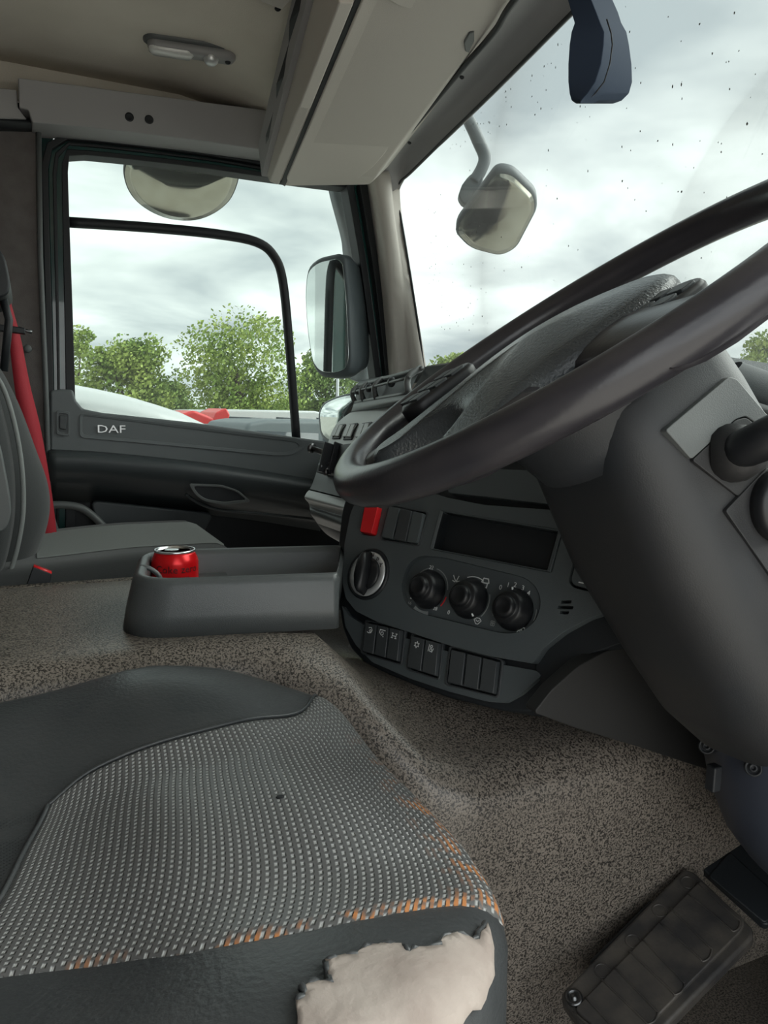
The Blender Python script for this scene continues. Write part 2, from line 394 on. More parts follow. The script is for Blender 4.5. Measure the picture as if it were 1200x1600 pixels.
# left wall: carpeted B-pillar area behind the door
wl = prism('wall_left', [PY(-260, 180, 1.93), PY(62, 186, 1.93), PY(64, 400, 1.93), PY(74, 640, 1.93), PY(84, 1000, 1.93), PY(-260, 1000, 1.93)], V((0, .05, 0)), 'carpet', bevel=.006, seg=3)
tag(wl, 'grey carpeted pillar behind the passenger door', None, None, 'structure')
wt = mesh('button', [], [], 'plastic_mid'); bpy.data.objects.remove(wt)
cap = lathe('trim_cap', PY(43, 545, 1.925), V((0, -1, 0)), [(.009, 0), (.009, .003), (.006, .005), (.0001, .006)], 'plastic_mid', wl, n=16)
# vertical trim strip at pillar edge
ts = tube('trim_1', [PY(60, 192, 1.925), PY(63, 400, 1.925), PY(73, 640, 1.925), PY(80, 930, 1.925)], .006, 'plastic_mid', n=8); tag(ts, 'grey edge trim of the rear pillar', None, None, 'structure')

# passenger door -------------------------------------------------------------
door = thing('door_1', 'passenger door with charcoal inner panel, seen across the cab', None, None, 'structure')
# green painted door frame and black seals: rings around the window
def yring(px, Y): return [PY(u, v, Y) for u, v in px]
outer = [(64, 930), (72, 640), (64, 300), (66, 232), (80, 212), (110, 206), (300, 228), (420, 250), (553, 286), (566, 300), (600, 500), (610, 600), (625, 720), (640, 930)]
inner = [(104, 930), (112, 606), (105, 440), (104, 300), (104, 250), (107, 241), (120, 237), (300, 257), (420, 272), (536, 287), (549, 296), (566, 400), (588, 590), (590, 700), (600, 930)]
def frame_strip(name, a, b, Y, th, m, parent, bev=.002, **k):
    A = cr_spline(yring(a, Y), 5); B = cr_spline(yring(b, Y), 5)
    n = max(len(A), len(B))
    def rs(c):
        L = [0]
        for p, q in zip(c[:-1], c[1:]): L.append(L[-1]+(q-p).length)
        out = []
        for i in range(n):
            x = L[-1]*i/(n-1); j = 0
            while j < len(c)-2 and L[j+1] < x: j += 1
            out.append(c[j].lerp(c[j+1], (x-L[j])/max(1e-9, L[j+1]-L[j])))
        return out
    A, B = rs(A), rs(B); d = V((0, th, 0))
    rings = [[p, q, q+d, p+d] for p, q in zip(A, B)]
    return loft(name, rings, m, parent, True, True, smooth=False, bevel=bev, ang=50, **k)
# sequence of profiles from pillar (outer) to glass
o1 = [(66, 930), (74, 640), (66, 300), (68, 236), (82, 216), (112, 210), (300, 232), (425, 254), (560, 282)]
o2 = [(80, 930), (84, 640), (76, 300), (78, 244), (90, 224), (116, 218), (300, 239), (425, 260), (560, 288)]
o3 = [(90, 930), (94, 640), (89, 300), (90, 252), (100, 233), (120, 227), (300, 247), (425, 267), (556, 292)]
o4 = [(108, 930), (110, 640), (103, 300), (104, 256), (108, 243), (122, 238), (300, 257), (425, 275), (540, 290)]
o5 = [(118, 930), (118, 640), (107, 300), (107, 258), (110, 246), (124, 241), (300, 260), (425, 278), (540, 293)]
frame_strip('outer_seal', o1, o2, 1.945, .03, 'rubber', door)
s_ = frame_strip('door_frame', o2, o4, 1.962, .045, 'green', door); s_['label'] = 'dark green painted frame'
frame_strip('inner_seal', [(86, 930), (90, 640), (83, 300), (84, 248), (95, 228), (118, 222), (300, 243), (425, 263), (558, 290)], o3, 1.955, .02, 'rubber', door)
frame_strip('glass_seal', [(101, 930), (103, 640), (97, 300), (98, 252), (104, 238), (121, 233), (300, 252), (425, 271), (548, 291)], o5, 1.957, .05, 'rubber', door)
# window divider with rounded corner
tube('window_divider', cr_spline([PY(106, 347, 1.98), PY(240, 356, 1.98), PY(340, 366, 1.98), PY(400, 378, 1.98), PY(428, 400, 1.98), PY(442, 440, 1.98), PY(452, 540, 1.98), PY(463, 686, 1.98)], 5), .0125, 'rubber', door, n=8)
# glass
gp = prism('window_2', [PY(88, 222, 2.0), PY(560, 280, 2.0), PY(612, 690, 2.0), PY(500, 720, 2.0), PY(90, 680, 2.0)], V((0, .004, 0)), 'doorglass', bevel=0)
tag(gp, 'passenger door window glass', None, None, 'structure')
# front seals of the door / A-pillar
frame_strip('front_seal', [(541, 284), (566, 430), (588, 600), (600, 700)], [(552, 284), (576, 430), (598, 600), (612, 700)], 1.95, .05, 'rubber', door)
s_ = frame_strip('front_frame', [(552, 284), (575, 430), (597, 600), (610, 700)], [(566, 284), (588, 430), (606, 600), (616, 700)], 1.955, .04, 'green', door); s_['label'] = 'dark green painted frame'
frame_strip('pillar_seal', [(562, 286), (585, 430), (605, 600), (620, 700)], [(574, 286), (594, 430), (612, 600), (626, 700)], 1.93, .04, 'rubber', door)

# door inner panels
def slab(name, px, Y0, Y1, m, parent, bevel=.004, r=0, seg=3, **k):
    p = [PY(u, v, Y0) for u, v in px]
    if r: p = rpoly(p, r)
    return prism(name, p, V((0, Y1-Y0, 0)), m, parent, bevel, seg, **k)
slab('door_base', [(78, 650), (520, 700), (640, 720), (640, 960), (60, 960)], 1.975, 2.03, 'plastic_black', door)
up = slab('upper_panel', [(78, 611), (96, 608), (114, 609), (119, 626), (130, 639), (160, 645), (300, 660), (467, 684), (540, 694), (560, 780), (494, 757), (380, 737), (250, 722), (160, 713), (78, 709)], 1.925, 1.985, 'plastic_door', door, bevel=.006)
# inset DAF strip: recess frame and plate
fr = Fr(PY(300, 690, 1.922), (1, 0, 0), (0, 0, 1))
ins = rpoly([PY(u, v, 1.9262) for u, v in [(124, 645), (470, 686), (478, 698), (455, 711), (430, 712), (250, 695), (124, 684)]], .012)
ins2 = rpoly([PY(u, v, 1.9275) for u, v in [(128, 649), (462, 691), (468, 698), (450, 706), (430, 707), (250, 690), (128, 679)]], .01)
def ringband(name, A, B, dep, m, parent, **k):
    n = len(A); rings = [A, [a+dep for a in A], [b+dep for b in B], B]
    vs = A+[a+V(dep) for a in A]+[b+V(dep) for b in B]+B; fs = []
    for a in range(4):
        b = (a+1) % 4
        for i in range(n):
            j = (i+1) % n; fs.append([a*n+i, a*n+j, b*n+j, b*n+i])
    return mesh(name, vs, fs, m, parent, True, **k)
ringband('inset_lip', ins, ins2, V((0, -.004, 0)), 'plastic_door', door, bevel=.001)
text('lettering', 'DAF', PY(174, 671, 1.922), (1, 0, -.005), (0, 0, 1), .026, 'chrome', door, ext=.001, squash=1.35)
ringband('latch_recess', rpoly([PY(u, v, 1.9235) for u, v in [(88, 641), (109, 643), (109, 682), (88, 679)]], .006), rpoly([PY(u, v, 1.9235) for u, v in [(91, 645), (106, 647), (106, 678), (91, 675)]], .005), V((0, -.003, 0)), 'plastic_door', door, bevel=.001)
slab('latch_slide', [(93, 649), (104, 650), (104, 672), (93, 670)], 1.918, 1.93, 'plastic', door, bevel=.002)
# armrest ledge that catches the light
def band(name, lines, m, parent, solid=0, per=4, **k):
    """surface through several 3D polylines"""
    rows = [cr_spline(l, per) for l in lines]
    return grid(name, rows, m, parent, solid, **k)
def L(px, Y): return [PY(u, v, Y) for u, v in px]
band('armrest_ledge', [L([(76, 704), (160, 708), (300, 722), (400, 736), (500, 752)], 1.93),
     L([(76, 709), (160, 713), (300, 727), (400, 741), (500, 757)], 1.90), L([(76, 712), (160, 716), (300, 731), (400, 745), (500, 761)], 1.885),
     L([(76, 718), (160, 722), (300, 738), (400, 752), (500, 769)], 1.882), L([(76, 738), (160, 742), (300, 757), (400, 772), (500, 790)], 1.895),
     L([(76, 752), (160, 757), (300, 775), (400, 792), (500, 812)], 1.93), L([(76, 780), (160, 785), (300, 800), (400, 812), (500, 828)], 1.96)], 'plastic', door, solid=.004)
hp = [(293, 755), (345, 757), (372, 766), (392, 784), (350, 789), (318, 783), (303, 772)]
ringband('pull_handle', rpoly([PY(u, v, 1.888) for u, v in hp], .01), rpoly([PY(342+(u-342)*.84, 771+(v-771)*.72, 1.888) for u, v in hp], .01), V((0, -.007, 0)), 'plastic_mid', door, bevel=.002)
slab('pull_cavity', [(342+(u-342)*.85, 771+(v-771)*.74) for u, v in hp], 1.885, 1.90, 'plastic_black', door, bevel=.001)
tube('lower_edge', cr_spline(L([(290, 772), (312, 787), (345, 797), (400, 802), (500, 812)], 1.905), 5), .004, 'plastic', door, n=8)
slab('map_pocket', [(140, 782), (335, 802), (312, 846), (300, 900), (180, 900)], 1.93, 1.98, 'plastic', door, bevel=.006, r=.02)
tube('speaker_rim', cr_spline(L([(76, 789), (100, 789), (125, 793), (145, 806), (165, 826), (188, 850)], 1.92), 5), .009, 'plastic_mid', door, n=8)
tube('speaker_lead', cr_spline(L([(80, 800), (90, 830), (100, 850), (120, 862)], 1.91), 4), .004, 'plastic_mid', door, n=6)
place(door, (.45, 2.0, FLOOR))

# header rail above the door (grey) with two screw plugs
hd = thing('trim_2', 'grey header rail above the passenger door', None, None, 'structure')
prism('rail', rpoly([PY(u, v, 1.86) for u, v in [(28, 121), (100, 130), (250, 150), (420, 172), (424, 236), (300, 218), (150, 200), (50, 191), (44, 172), (30, 168)]], .004), V((0, .10, 0)), 'beige_grey', hd, bevel=.003)
prism('rail_back', [V((-.42, 1.955, .67)), V((.62, 1.955, .67)), V((.62, 1.955, .79)), V((-.42, 1.955, .79))], V((0, .02, 0)), 'ceiling', hd, bevel=0)
slab('rail_end', [(-80, 128), (26, 140), (28, 168), (42, 186), (-80, 182)], 1.87, 1.96, 'beige_grey', hd, bevel=.003)
slab('rail_gap', [(-80, 180), (46, 186), (50, 193), (-80, 190)], 1.875, 1.96, 'rubber', hd, bevel=0)
for u, v in ((202, 183), (233, 187)):
    lathe('screw_plug', PY(u, v, 1.86), V((0, -1, 0)), [(.0095, 0), (.0095, .002), (.006, .001), (.0001, .0005)], 'rubber', hd, n=16)
place(hd, (.3, 1.96, .62))

# windscreen ------------------------------------------------------------------
def ws(u, v):   # windscreen plane (inner face)
    return FWS.px(u, v)
a_ = PY(665, 565, 1.8); b_ = PZ(640, 275, .60); c_ = PZ(890, 30, .60)
FWS = Fr(a_, c_-b_, b_-a_)
pw = [ws(u, v) for u, v in [(600, 640), (560, 250), (800, 30), (960, -120)]]
q0 = ws(665, 640); q1 = ws(632, 270)
yb = [FWS.O.copy()]
# glass spans the whole width: extend from A-pillar to the driver's side
def wpt(y, z):
    # point of the windscreen plane at given y, z
    n = FWS.z; d = FWS.O.dot(n); return V(((d-n.y*y-n.z*z)/n.x, y, z))
gl = prism('window_1', [wpt(1.96, -.05), wpt(-.1, -.05), wpt(-.1, .78), wpt(1.96, .78)], FWS.z*(.005 if FWS.z.x > 0 else -.005), 'windscreen', bevel=0)
tag(gl, 'large windscreen glass with dust specks', None, None, 'structure')
# dust specks and splashes on the glass
sg = -1 if FWS.z.x > 0 else 1
rnd = random.Random(4); vs = []; fs = []
for k in range(260):
    if k < 90: u, v = rnd.gauss(700, 30), rnd.uniform(300, 520)
    elif k < 120: u = rnd.uniform(690, 900); v = 290-(u-640)*.98+abs(rnd.gauss(0, 25))
    else: u, v = rnd.uniform(640, 1200), rnd.uniform(0, 500)
    p = ws(u, v)+FWS.z*sg*.0008; s = rnd.uniform(.0006, .0019); i = len(vs); a0 = rnd.uniform(0, 3)
    for j in range(5):
        a = a0+2*PI*j/5; vs.append(p+FWS.x*s*math.cos(a)*rnd.uniform(.6, 1.3)+FWS.y*s*math.sin(a)*rnd.uniform(.6, 1.6))
    fs.append(list(range(i, i+5)))
dm = mesh('dust_specks', vs, fs, mat('dust', (.16, .165, .15), .9), gl, False, recalc=False); dm['kind'] = 'stuff'

# A-pillar trim
ap = thing('trim_3', 'beige A-pillar trim beside the windscreen', None, None, 'structure')
def PL(px, Y): return [PY(u, v, Y) for u, v in px]
band('pillar_trim', [PL([(566, 262), (578, 330), (590, 430), (606, 600), (612, 700)], 1.95), PL([(572, 265), (584, 330), (596, 430), (610, 600), (614, 700)], 1.93), PL([(578, 268), (590, 330), (602, 430), (616, 600), (620, 700)], 1.89),
     PL([(586, 268), (598, 330), (610, 430), (624, 600), (628, 700)], 1.865), PL([(606, 268), (614, 330), (626, 430), (646, 600), (652, 700)], 1.86),
     [ws(622, 262)-V((.02, 0, 0)), ws(625, 330)-V((.02, 0, 0)), ws(641, 430)-V((.02, 0, 0)), ws(668, 600)-V((.02, 0, 0)), ws(684, 700)-V((.02, 0, 0))],
     [ws(624, 262), ws(627, 330), ws(643, 430), ws(670, 600), ws(686, 700)]], 'beige', ap, solid=.003, per=6)
# windscreen frit/edge seal following the opening
ws_edge = [(690, 720), (668, 585), (652, 480), (636, 380), (625, 315), (624, 296), (630, 284), (645, 271), (700, 217), (780, 140), (889, 31), (960, -38), (1050, -125)]
tube('windscreen_seal', cr_spline([ws(u-1, v-1)-V((.004, 0, 0)) for u, v in ws_edge], 6), .0035, 'rubber', ap, n=6)
screw('screw', PY(614, 372, 1.862), V((-.2, -1, 0)), .004, ap, 'rubber')
place(ap, (.95, 1.9, .0))

# header trim above the windscreen (between shelf and glass)
ht = thing('trim_4', 'grey-beige header trim above the windscreen', None, None, 'structure')
Ledge = [(572, 268), (598, 262), (650, 205), (720, 130), (800, 45), (900, -60), (1000, -165)]     # at gasket / shelf front edge
Redge = [(600, 330), (626, 285), (700, 217), (780, 140), (889, 31), (960, -38), (1050, -125)]
def shelfpt(u, v): return PZ(u, v, .60)
A_ = [PZ(u, v, .625) for u, v in [(585, 262), (612, 236), (660, 178), (725, 100), (800, 5), (880, -100), (960, -220)]]
D_ = [ws(u, v) for u, v in [(618, 330), (632, 281), (700, 217), (780, 140), (889, 31), (960, -38), (1050, -125)]]
rows = []
for t in [0, .08, .2, .35, .5, .65, .8, .93, 1]:
    rows.append(cr_spline([a.lerp(b, t)+V((.6, 0, .8))*.035*math.sin(PI*t)*(0.15 if i == 0 else 1) for i, (a, b) in enumerate(zip(A_, D_))], 6))
grid('header_panel', rows, 'beige_grey', ht, solid=.003)
tube('gasket', cr_spline([PZ(u, v, .598) for u, v in [(612, 240), (660, 182), (725, 104), (772, 50), (795, 12), (850, -60)]], 6), .005, 'rubber', ht, n=6)
for u, v in ((640, 217), (722, 113)):
    screw('screw', PZ(u, v, .63)+V((0, 0, -.008)), V((-.3, -.1, -1)), .0045, ht, 'rubber')
place(ht, (.85, 1.0, .7))

# outer skin behind the trims so no sky leaks: cowl roof strip, lower cowl
rf = prism('roof', [V((-.5, -.1, .80)), V((.78, -.1, .80)), V((.90, 1.2, .80)), V((.86, 2.02, .78)), V((-.5, 2.02, .80))], V((0, 0, .05)), 'green', bevel=.0)
tag(rf, 'dark green cab roof', None, None, 'structure')
rs_ = prism('trim_6', [V((-.5, 2.0, .64)), V((.95, 2.0, .64)), V((.9, 2.0, .85)), V((-.5, 2.0, .85))], V((0, .05, 0)), 'green', bevel=.0)
tag(rs_, 'dark green outer skin above the passenger door', None, None, 'structure')
sk = slab('wall_outer', [(-300, 170), (84, 190), (90, 640), (96, 980), (-300, 980)], 2.01, 2.06, 'green', None, bevel=.01)
sk.name = 'trim_5'; tag(sk, 'dark green outer skin behind the passenger door', None, None, 'structure')
# __THINGS__
# truck body behind the cab, only seen in the mirrors
tb = thing('truck_body', 'pale tipper body behind the cab, seen only in the door mirror', 'truck body')
box('side_panel', V((-2.6, 1.2, .25)), V((1.8, 0, 0)), V((0, .95, 0)), V((0, 0, .75)), 'van', tb, bevel=.02)
box('green_cab_corner', V((-.62, 1.9, -.3)), V((.1, 0, 0)), V((0, .15, 0)), V((0, 0, 1.0)), 'green', tb, bevel=.04)
for x in (-1.2, -2.0, -2.8, -3.6): box('body_rib', V((x, 2.17, .25)), V((.05, 0, 0)), V((0, .03, 0)), V((0, 0, .74)), 'van', tb, bevel=.01)
box('chassis', V((-2.6, 1.2, -1.2)), V((1.8, 0, 0)), V((0, .5, 0)), V((0, 0, .5)), 'darkbody', tb, bevel=.02)
for x in (-2.2, -3.4): lathe('wheel', V((x, 1.95, GROUND+.5)), V((0, 1, 0)), [(.3, 0), (.5, .02), (.5, .28), (.3, .3)], 'tyre', tb, n=20)
place(tb, V((-2.6, 1.2, GROUND)))
# overhead shelf ----------------------------------------------------------------
sh = thing('overhead_shelf', 'beige overhead shelf unit with drop-down flaps above the windscreen', 'shelf')
# rear bottom edge runs from (555,0)@z.60 to (440,285)@z.52
a0 = PZ(555, 0, .60); a1 = PY(438, 285, 1.78)
dirY = (a0-a1); 
def ext(p, q, t): return p+(q-p)*t
b0 = PZ(790, 10, .61); b1 = PY(578, 288, 1.78)
n_ = 3.0
A0 = ext(a1, a0, 2.4); B0 = ext(b1, b0, 2.4)
body_ring = lambda a, b: [a, b, b+V((.05, 0, .05)), b+V((.05, 0, .16)), a+V((0, 0, .16))]
loft('body', [body_ring(a1, b1), body_ring(A0, B0)], 'beige', sh, bevel=.006, smooth=True)
# rear rail (vertical lip facing the seats) with slot and raised catch strip
c0 = PZ(478, 0, .70); c1 = PY(411, 262, 1.80)
C0 = ext(c1, c0, 2.4)
loft('rear_lip', [[a1+V((-.002, .01, -.004)), a1+V((-.022, .01, .0)), c1+V((0, .0, 0)), c1+V((.05, .0, 0)), a1+V((.03, .01, .05))],
                  [A0+V((-.002, 0, -.004)), A0+V((-.022, 0, .0)), C0, C0+V((.05, 0, 0)), A0+V((.03, 0, .05))]], 'beige', sh, bevel=.003)
# darker inner frame strip
d0 = ext(c1, c0, .25); 
loft('frame_strip', [[c1+V((-.004, 0, -.02)), c1+V((-.012, 0, .05)), c1+V((.03, 0, .05)), c1+V((.03, 0, -.02))], [C0+V((-.004, 0, -.02)), C0+V((-.012, 0, .05)), C0+V((.03, 0, .05)), C0+V((.03, 0, -.02))]], 'beige_grey', sh, bevel=.002)
# flap panel on the underside
fz = Fr(a1, a0-a1, b1-a1)
def U_(px, c): return [fz.px(u, v, c) for u, v in px]
sgn = -1 if fz.z.z > 0 else 1
nz = fz.z*sgn    # pointing down
flp = [(566, -8), (752, 18), (758, 26), (752, 40), (730, 70), (625, 208), (600, 240), (583, 262), (560, 282), (450, 288), (444, 280)]
def flap(name, px, lift, parent, m, lab=None, r=.012):
    p = rpoly([fz.px(u, v, 0)+nz*lift for u, v in px], r); return prism(name, p, -nz*.012, m, parent, bevel=.003)
flap('shadow_gap', [(556, -10), (765, 18), (770, 30), (628, 222), (602, 258), (578, 288), (445, 290), (438, 282)], .0015, sh, 'beige')
flap('flap', [(568, -14), (745, 12), (752, 30), (728, 62), (625, 203), (600, 236), (583, 256), (556, 277), (452, 284), (447, 276)], .007, sh, 'beige')
flap('flap_shade', [(556, -6), (438, 285), (445, 289), (568, -6)], .0035, sh, 'rubber', r=.001)  # black strip put in as the shadow line along the flap
f2 = flap('flap', [(590, -30), (620, -12), (735, 17), (752, 20), (772, 8), (800, -40), (850, -140), (640, -160)], .020, sh, 'beige')
flap('flap_shade', [(700, 5), (740, 20), (757, 24), (778, 10), (810, -40), (700, -40)], .0085, sh, 'rubber', r=.004)  # black patch painted as the shadow around the lifted second flap
# hook clip
hk = prism('clip', [fz.px(u, v, 0)+nz*.008 for u, v in [(722, 44), (730, 28), (738, 26), (738, 42), (730, 60), (724, 58)]], nz*.016, 'plastic_mid', sh, bevel=.002)
g0 = [PZ(464, -12, .716), PY(408, 256, 1.792)]; g1 = [PZ(490, -12, .70), PY(416, 264, 1.785)]
grid('ragged_gap_shade', [[ext(g0[1], g0[0], t/20*2.2)+V((.004*math.sin(t*2.1), 0, -.004)) for t in range(21)], [ext(g1[1], g1[0], t/20*2.2)+V((.005*math.sin(t*1.7+1), 0, -.006)) for t in range(21)]], 'rubber', sh, smooth=False)  # black strip standing in for shade between headlining and shelf
prism('catch_strip', [fz.px(u, v, 0)+nz*.010 for u, v in [(528, -6), (552, -6), (484, 162), (466, 160)]], -nz*.012, 'beige', sh, bevel=.003)
place(sh, (a1+a0)*.5)

# ceiling lamp ------------------------------------------------------------------
lm = thing('interior_lamp', 'oblong grey interior lamp with clear lens on the headlining', 'lamp')
zl = CZ+.02*.75-.002
p0 = PZ(228, 58, zl); p1 = PZ(370, 80, zl)
ex = (p1-p0).normalized(); ey = V((0, 0, 1)).cross(ex)
ctr = (p0+p1)/2; ln = (p1-p0).length/2
def lring(w, h, r, c, cx=0): return [ctr+ex*(a+cx)+ey*b+V((0, 0, c)) for a, b in rrect(w, h, r, 5)]
loft('base_plate', [lring(ln*2+.012, .052, .022, .01), lring(ln*2+.012, .052, .022, -.004), lring(ln*2+.004, .044, .02, -.008)], 'plastic_mid', lm)
loft('lamp_body', [lring(ln*2-.004, .038, .018, -.006), lring(ln*2-.006, .036, .018, -.018), lring(ln*2-.016, .028, .013, -.024)], 'lamp_body', lm)
loft('lens', [lring(.092, .034, .014, -.010, -.042), lring(.090, .032, .014, -.024, -.042), lring(.078, .022, .010, -.029, -.042)], 'lens', lm)
lathe('reading_spot', ctr+ex*.038+V((0, 0, -.018)), V((0, -.1, -1)), [(.016, 0), (.016, .006), (.014, .012), (.009, .017), (.0001, .019)], 'chrome', lm)
lathe('switch_button', ctr+ex*.073+V((0, 0, -.018)), V((0, 0, -1)), [(.006, 0), (.006, .008), (.004, .010), (.0001, .010)], 'plastic_black', lm, n=16)
place(lm, ctr+V((0, 0, .005)))
# little mark on ceiling, ceiling screw
pn = thing('ceiling_panel', 'beige roof hatch corner with a screw at the top edge', 'panel')
prism('panel_plate', [PZ(u, v, .736) for u, v in [(380, -60), (408, -4), (440, 8), (458, -10), (470, -60)]], V((0, 0, -.008)), 'beige', pn, bevel=.002)
screw('screw', PZ(434, 13, .742), V((0, 0, -1)), .006, pn, 'rubber')
place(pn, PZ(434, 0, .74))

# outside: kerb mirror over the door window --------------------------------------
def dome(name, outline, bulge, nrm, m, parent, rings=7):
    """convex plate: outline ring bulging along nrm"""
    c = sum(outline, V())/len(outline); R = []
    for k in range(rings):
        t = k/(rings-1)*.985; R.append([p.lerp(c, t)+nrm*bulge*(1-(1-t)**2) for p in outline])
    return loft(name, R, m, parent, True, True)
km = thing('kerb_mirror', 'half-round convex kerb mirror hanging outside above the passenger window', 'mirror')
FK = Fr(PY(285, 300, 2.14), (1, 0, 0), V((0, .88, -.5)))
Pk = lambda u, v: FK.px(u, v)
ok = cr_spline([Pk(196, 255), Pk(193, 272), Pk(200, 296), Pk(215, 316), Pk(240, 333), Pk(270, 343), Pk(305, 344), Pk(335, 333), Pk(358, 314), Pk(370, 290), Pk(373, 270), Pk(360, 263), Pk(290, 262), Pk(230, 252), Pk(205, 248)], 4)[:-1]
nk = FK.z if FK.z.z < 0 else -FK.z
kt = ok
loft('housing', [kt, [p-nk*.015 for p in kt], [(p.lerp(sum(kt, V())/len(kt), .4))-nk*.04 for p in kt]], 'plastic_black', km)
ck = sum(kt, V())/len(kt)
dome('mirror_glass', [p.lerp(ck, .02)+nk*.001 for p in kt], .02, nk, 'mirror_tinted', km)
box('bracket', PY(285, 250, 2.08), V((.035, 0, 0)), V((0, .02, 0)), V((0, 0, .02)), 'plastic_black', km)
place(km, ck)

# door mirrors --------------------------------------------------------------------
def rot_outline(px, d0, slant):
    """outline pixels on a vertical plane whose normal is turned by slant towards the camera's left"""
    O = PD(sum(p[0] for p in px)/len(px), sum(p[1] for p in px)/len(px), d0)
    n = V((math.sin(slant), math.cos(slant), 0)); fr = Fr(O, V((0, 0, 1)).cross(n)*-1, (0, 0, 1))
    return fr, [fr.px(u, v) for u, v in px]
dmr = thing('door_mirror', 'tall main door mirror on its arm outside the passenger window', 'mirror')
mp = [(484, 422), (500, 408), (532, 401), (540, 408), (546, 470), (550, 560), (546, 580), (530, 586), (505, 585), (492, 570), (484, 520), (480, 460)]
fm, om = rot_outline(mp, 2.05, rad(60))
om = rpoly(om, .03, 3); cm = sum(om, V())/len(om)
nm = fm.z if fm.z.dot(cm) < 0 else -fm.z
grow = lambda P, s, c, d: [c+(p-c)*s+d for p in P]
loft('housing', [grow(om, 1.0, cm, nm*.008), grow(om, 1.05, cm, nm*.002), grow(om, 1.06, cm, -nm*.03), grow(om, .9, cm, -nm*.09)], 'armgrey', dmr)
prism('mirror_glass', grow(om, .96, cm, nm*.0105), -nm*.004, 'mirror', dmr, bevel=.0008)
# arm / fairing plate beside the pillar
band('arm_fairing', [[PY(u, v, 2.13) for u, v in [(508, 270), (516, 310), (532, 370), (536, 400), (548, 500), (553, 560), (546, 592)]],
                     [PY(u, v, 2.10) for u, v in [(520, 270), (528, 310), (545, 370), (552, 400), (562, 500), (570, 560), (570, 600)]],
                     [PY(u, v, 2.12) for u, v in [(540, 270), (550, 310), (560, 370), (566, 400), (578, 500), (586, 560), (592, 600)]]], 'armgrey', dmr, solid=-.02, per=5)
place(dmr, cm)
wm = thing('wide_angle_mirror', 'small lower wide-angle mirror outside behind the dashboard end', 'mirror')
mp2 = [(500, 645), (508, 630), (530, 620), (560, 614), (585, 616), (590, 650), (585, 690), (520, 692), (503, 680)]
f2_, om2 = rot_outline(mp2, 2.15, rad(55)); om2 = rpoly(om2, .03, 3); c2 = sum(om2, V())/len(om2)
n2 = f2_.z if f2_.z.dot(c2) < 0 else -f2_.z
loft('housing', [grow(om2, 1.0, c2, n2*.006), grow(om2, 1.07, c2, n2*.0), grow(om2, 1.08, c2, -n2*.03), grow(om2, .85, c2, -n2*.07)], 'armgrey', wm)
dome('mirror_glass', grow(om2, .95, c2, n2*.008), .012, n2, 'mirror', wm)
place(wm, c2)
# front kerb mirror seen through the windscreen
fk = thing('front_mirror', 'rounded square front mirror on a bent arm outside the windscreen', 'mirror')
Of = PD(776, 330, 1.9); nf = (-Of.normalized()+V((.1, .1, -.75))).normalized()
ff = Fr(Of, nf.cross(V((0, 0, 1)))*-1, nf.cross(nf.cross(V((0, 0, 1)))))
of = rpoly([ff.px(u, v) for u, v in [(776, 264), (800, 267), (836, 302), (838, 325), (806, 386), (782, 398), (735, 386), (713, 362), (716, 345)]], .035, 4)
cf = sum(of, V())/len(of); nf = ff.z if ff.z.dot(cf) < 0 else -ff.z
loft('housing', [grow(of, .97, cf, nf*.007), grow(of, 1.03, cf, nf*0), grow(of, 1.03, cf, -nf*.02), grow(of, .8, cf, -nf*.06)], 'armgrey', fk)
dome('mirror_glass', grow(of, .96, cf, nf*.008), .014, nf, 'mirror_tinted', fk)
tube('arm', cr_spline([PD(640, 50, 1.62), PD(690, 120, 1.8)]+[PD(u, v, 1.93) for u, v in [(726, 178), (736, 195), (748, 222), (757, 245), (752, 265), (740, 285)]], 6), .016, 'armgrey', fk, n=10)
jn = cr_spline([PD(u, v, 1.92) for u, v in [(722, 288), (735, 272), (750, 268), (756, 276), (748, 300), (735, 318), (722, 316), (714, 300)]], 3)
prism('arm_joint', jn[:-1], FW*.03, 'armgrey', fk, bevel=.006)
place(fk, cf)

# sensor / camera housing at the top of the windscreen ------------------------------
sc_ = thing('windscreen_camera', 'blue-black camera housing hanging at the top of the windscreen', 'camera')
# sections: height, left front x, mid ridge x, right x (pixels), built at real depths
secs = [(-70, 885, 905, 945, .80), (-5, 886, 922, 955, .80), (20, 893, 932, 966, .80), (36, 898, 938, 971, .80), (50, 893, 944, 979, .80), (70, 890, 943, 983, .80), (100, 888, 939, 987, .80), (128, 888, 930, 988, .80), (146, 890, 918, 983, .80), (157, 893, 908, 972, .80), (162, 900, 906, 958, .80)]
R = []
for y, xl, xm, xr, d in secs:
    l = PD(xl, y, d-.01); m0 = PD(xm, y, d-.03); r = PD(xr, y, d+.03)
    bk = PD((xl+xr)/2+10, y, d+.08); bl = PD(xl+8, y, d+.05)
    R.append([l, m0.lerp(l, .15), m0, m0.lerp(r, .12), m0.lerp(r, .4), r, bk, bl])
loft('housing', R, 'cam', sc_, bevel=.002, ang=25)
tube('seam', [PD(u, v, .771-.003+(.012 if v > 140 else .0)) for u, v in [(948, 30), (955, 52), (957, 70), (953, 100), (944, 128), (930, 146), (915, 158)]], .0008, 'rubber', sc_, n=5)
place(sc_, PD(940, 0, .84))

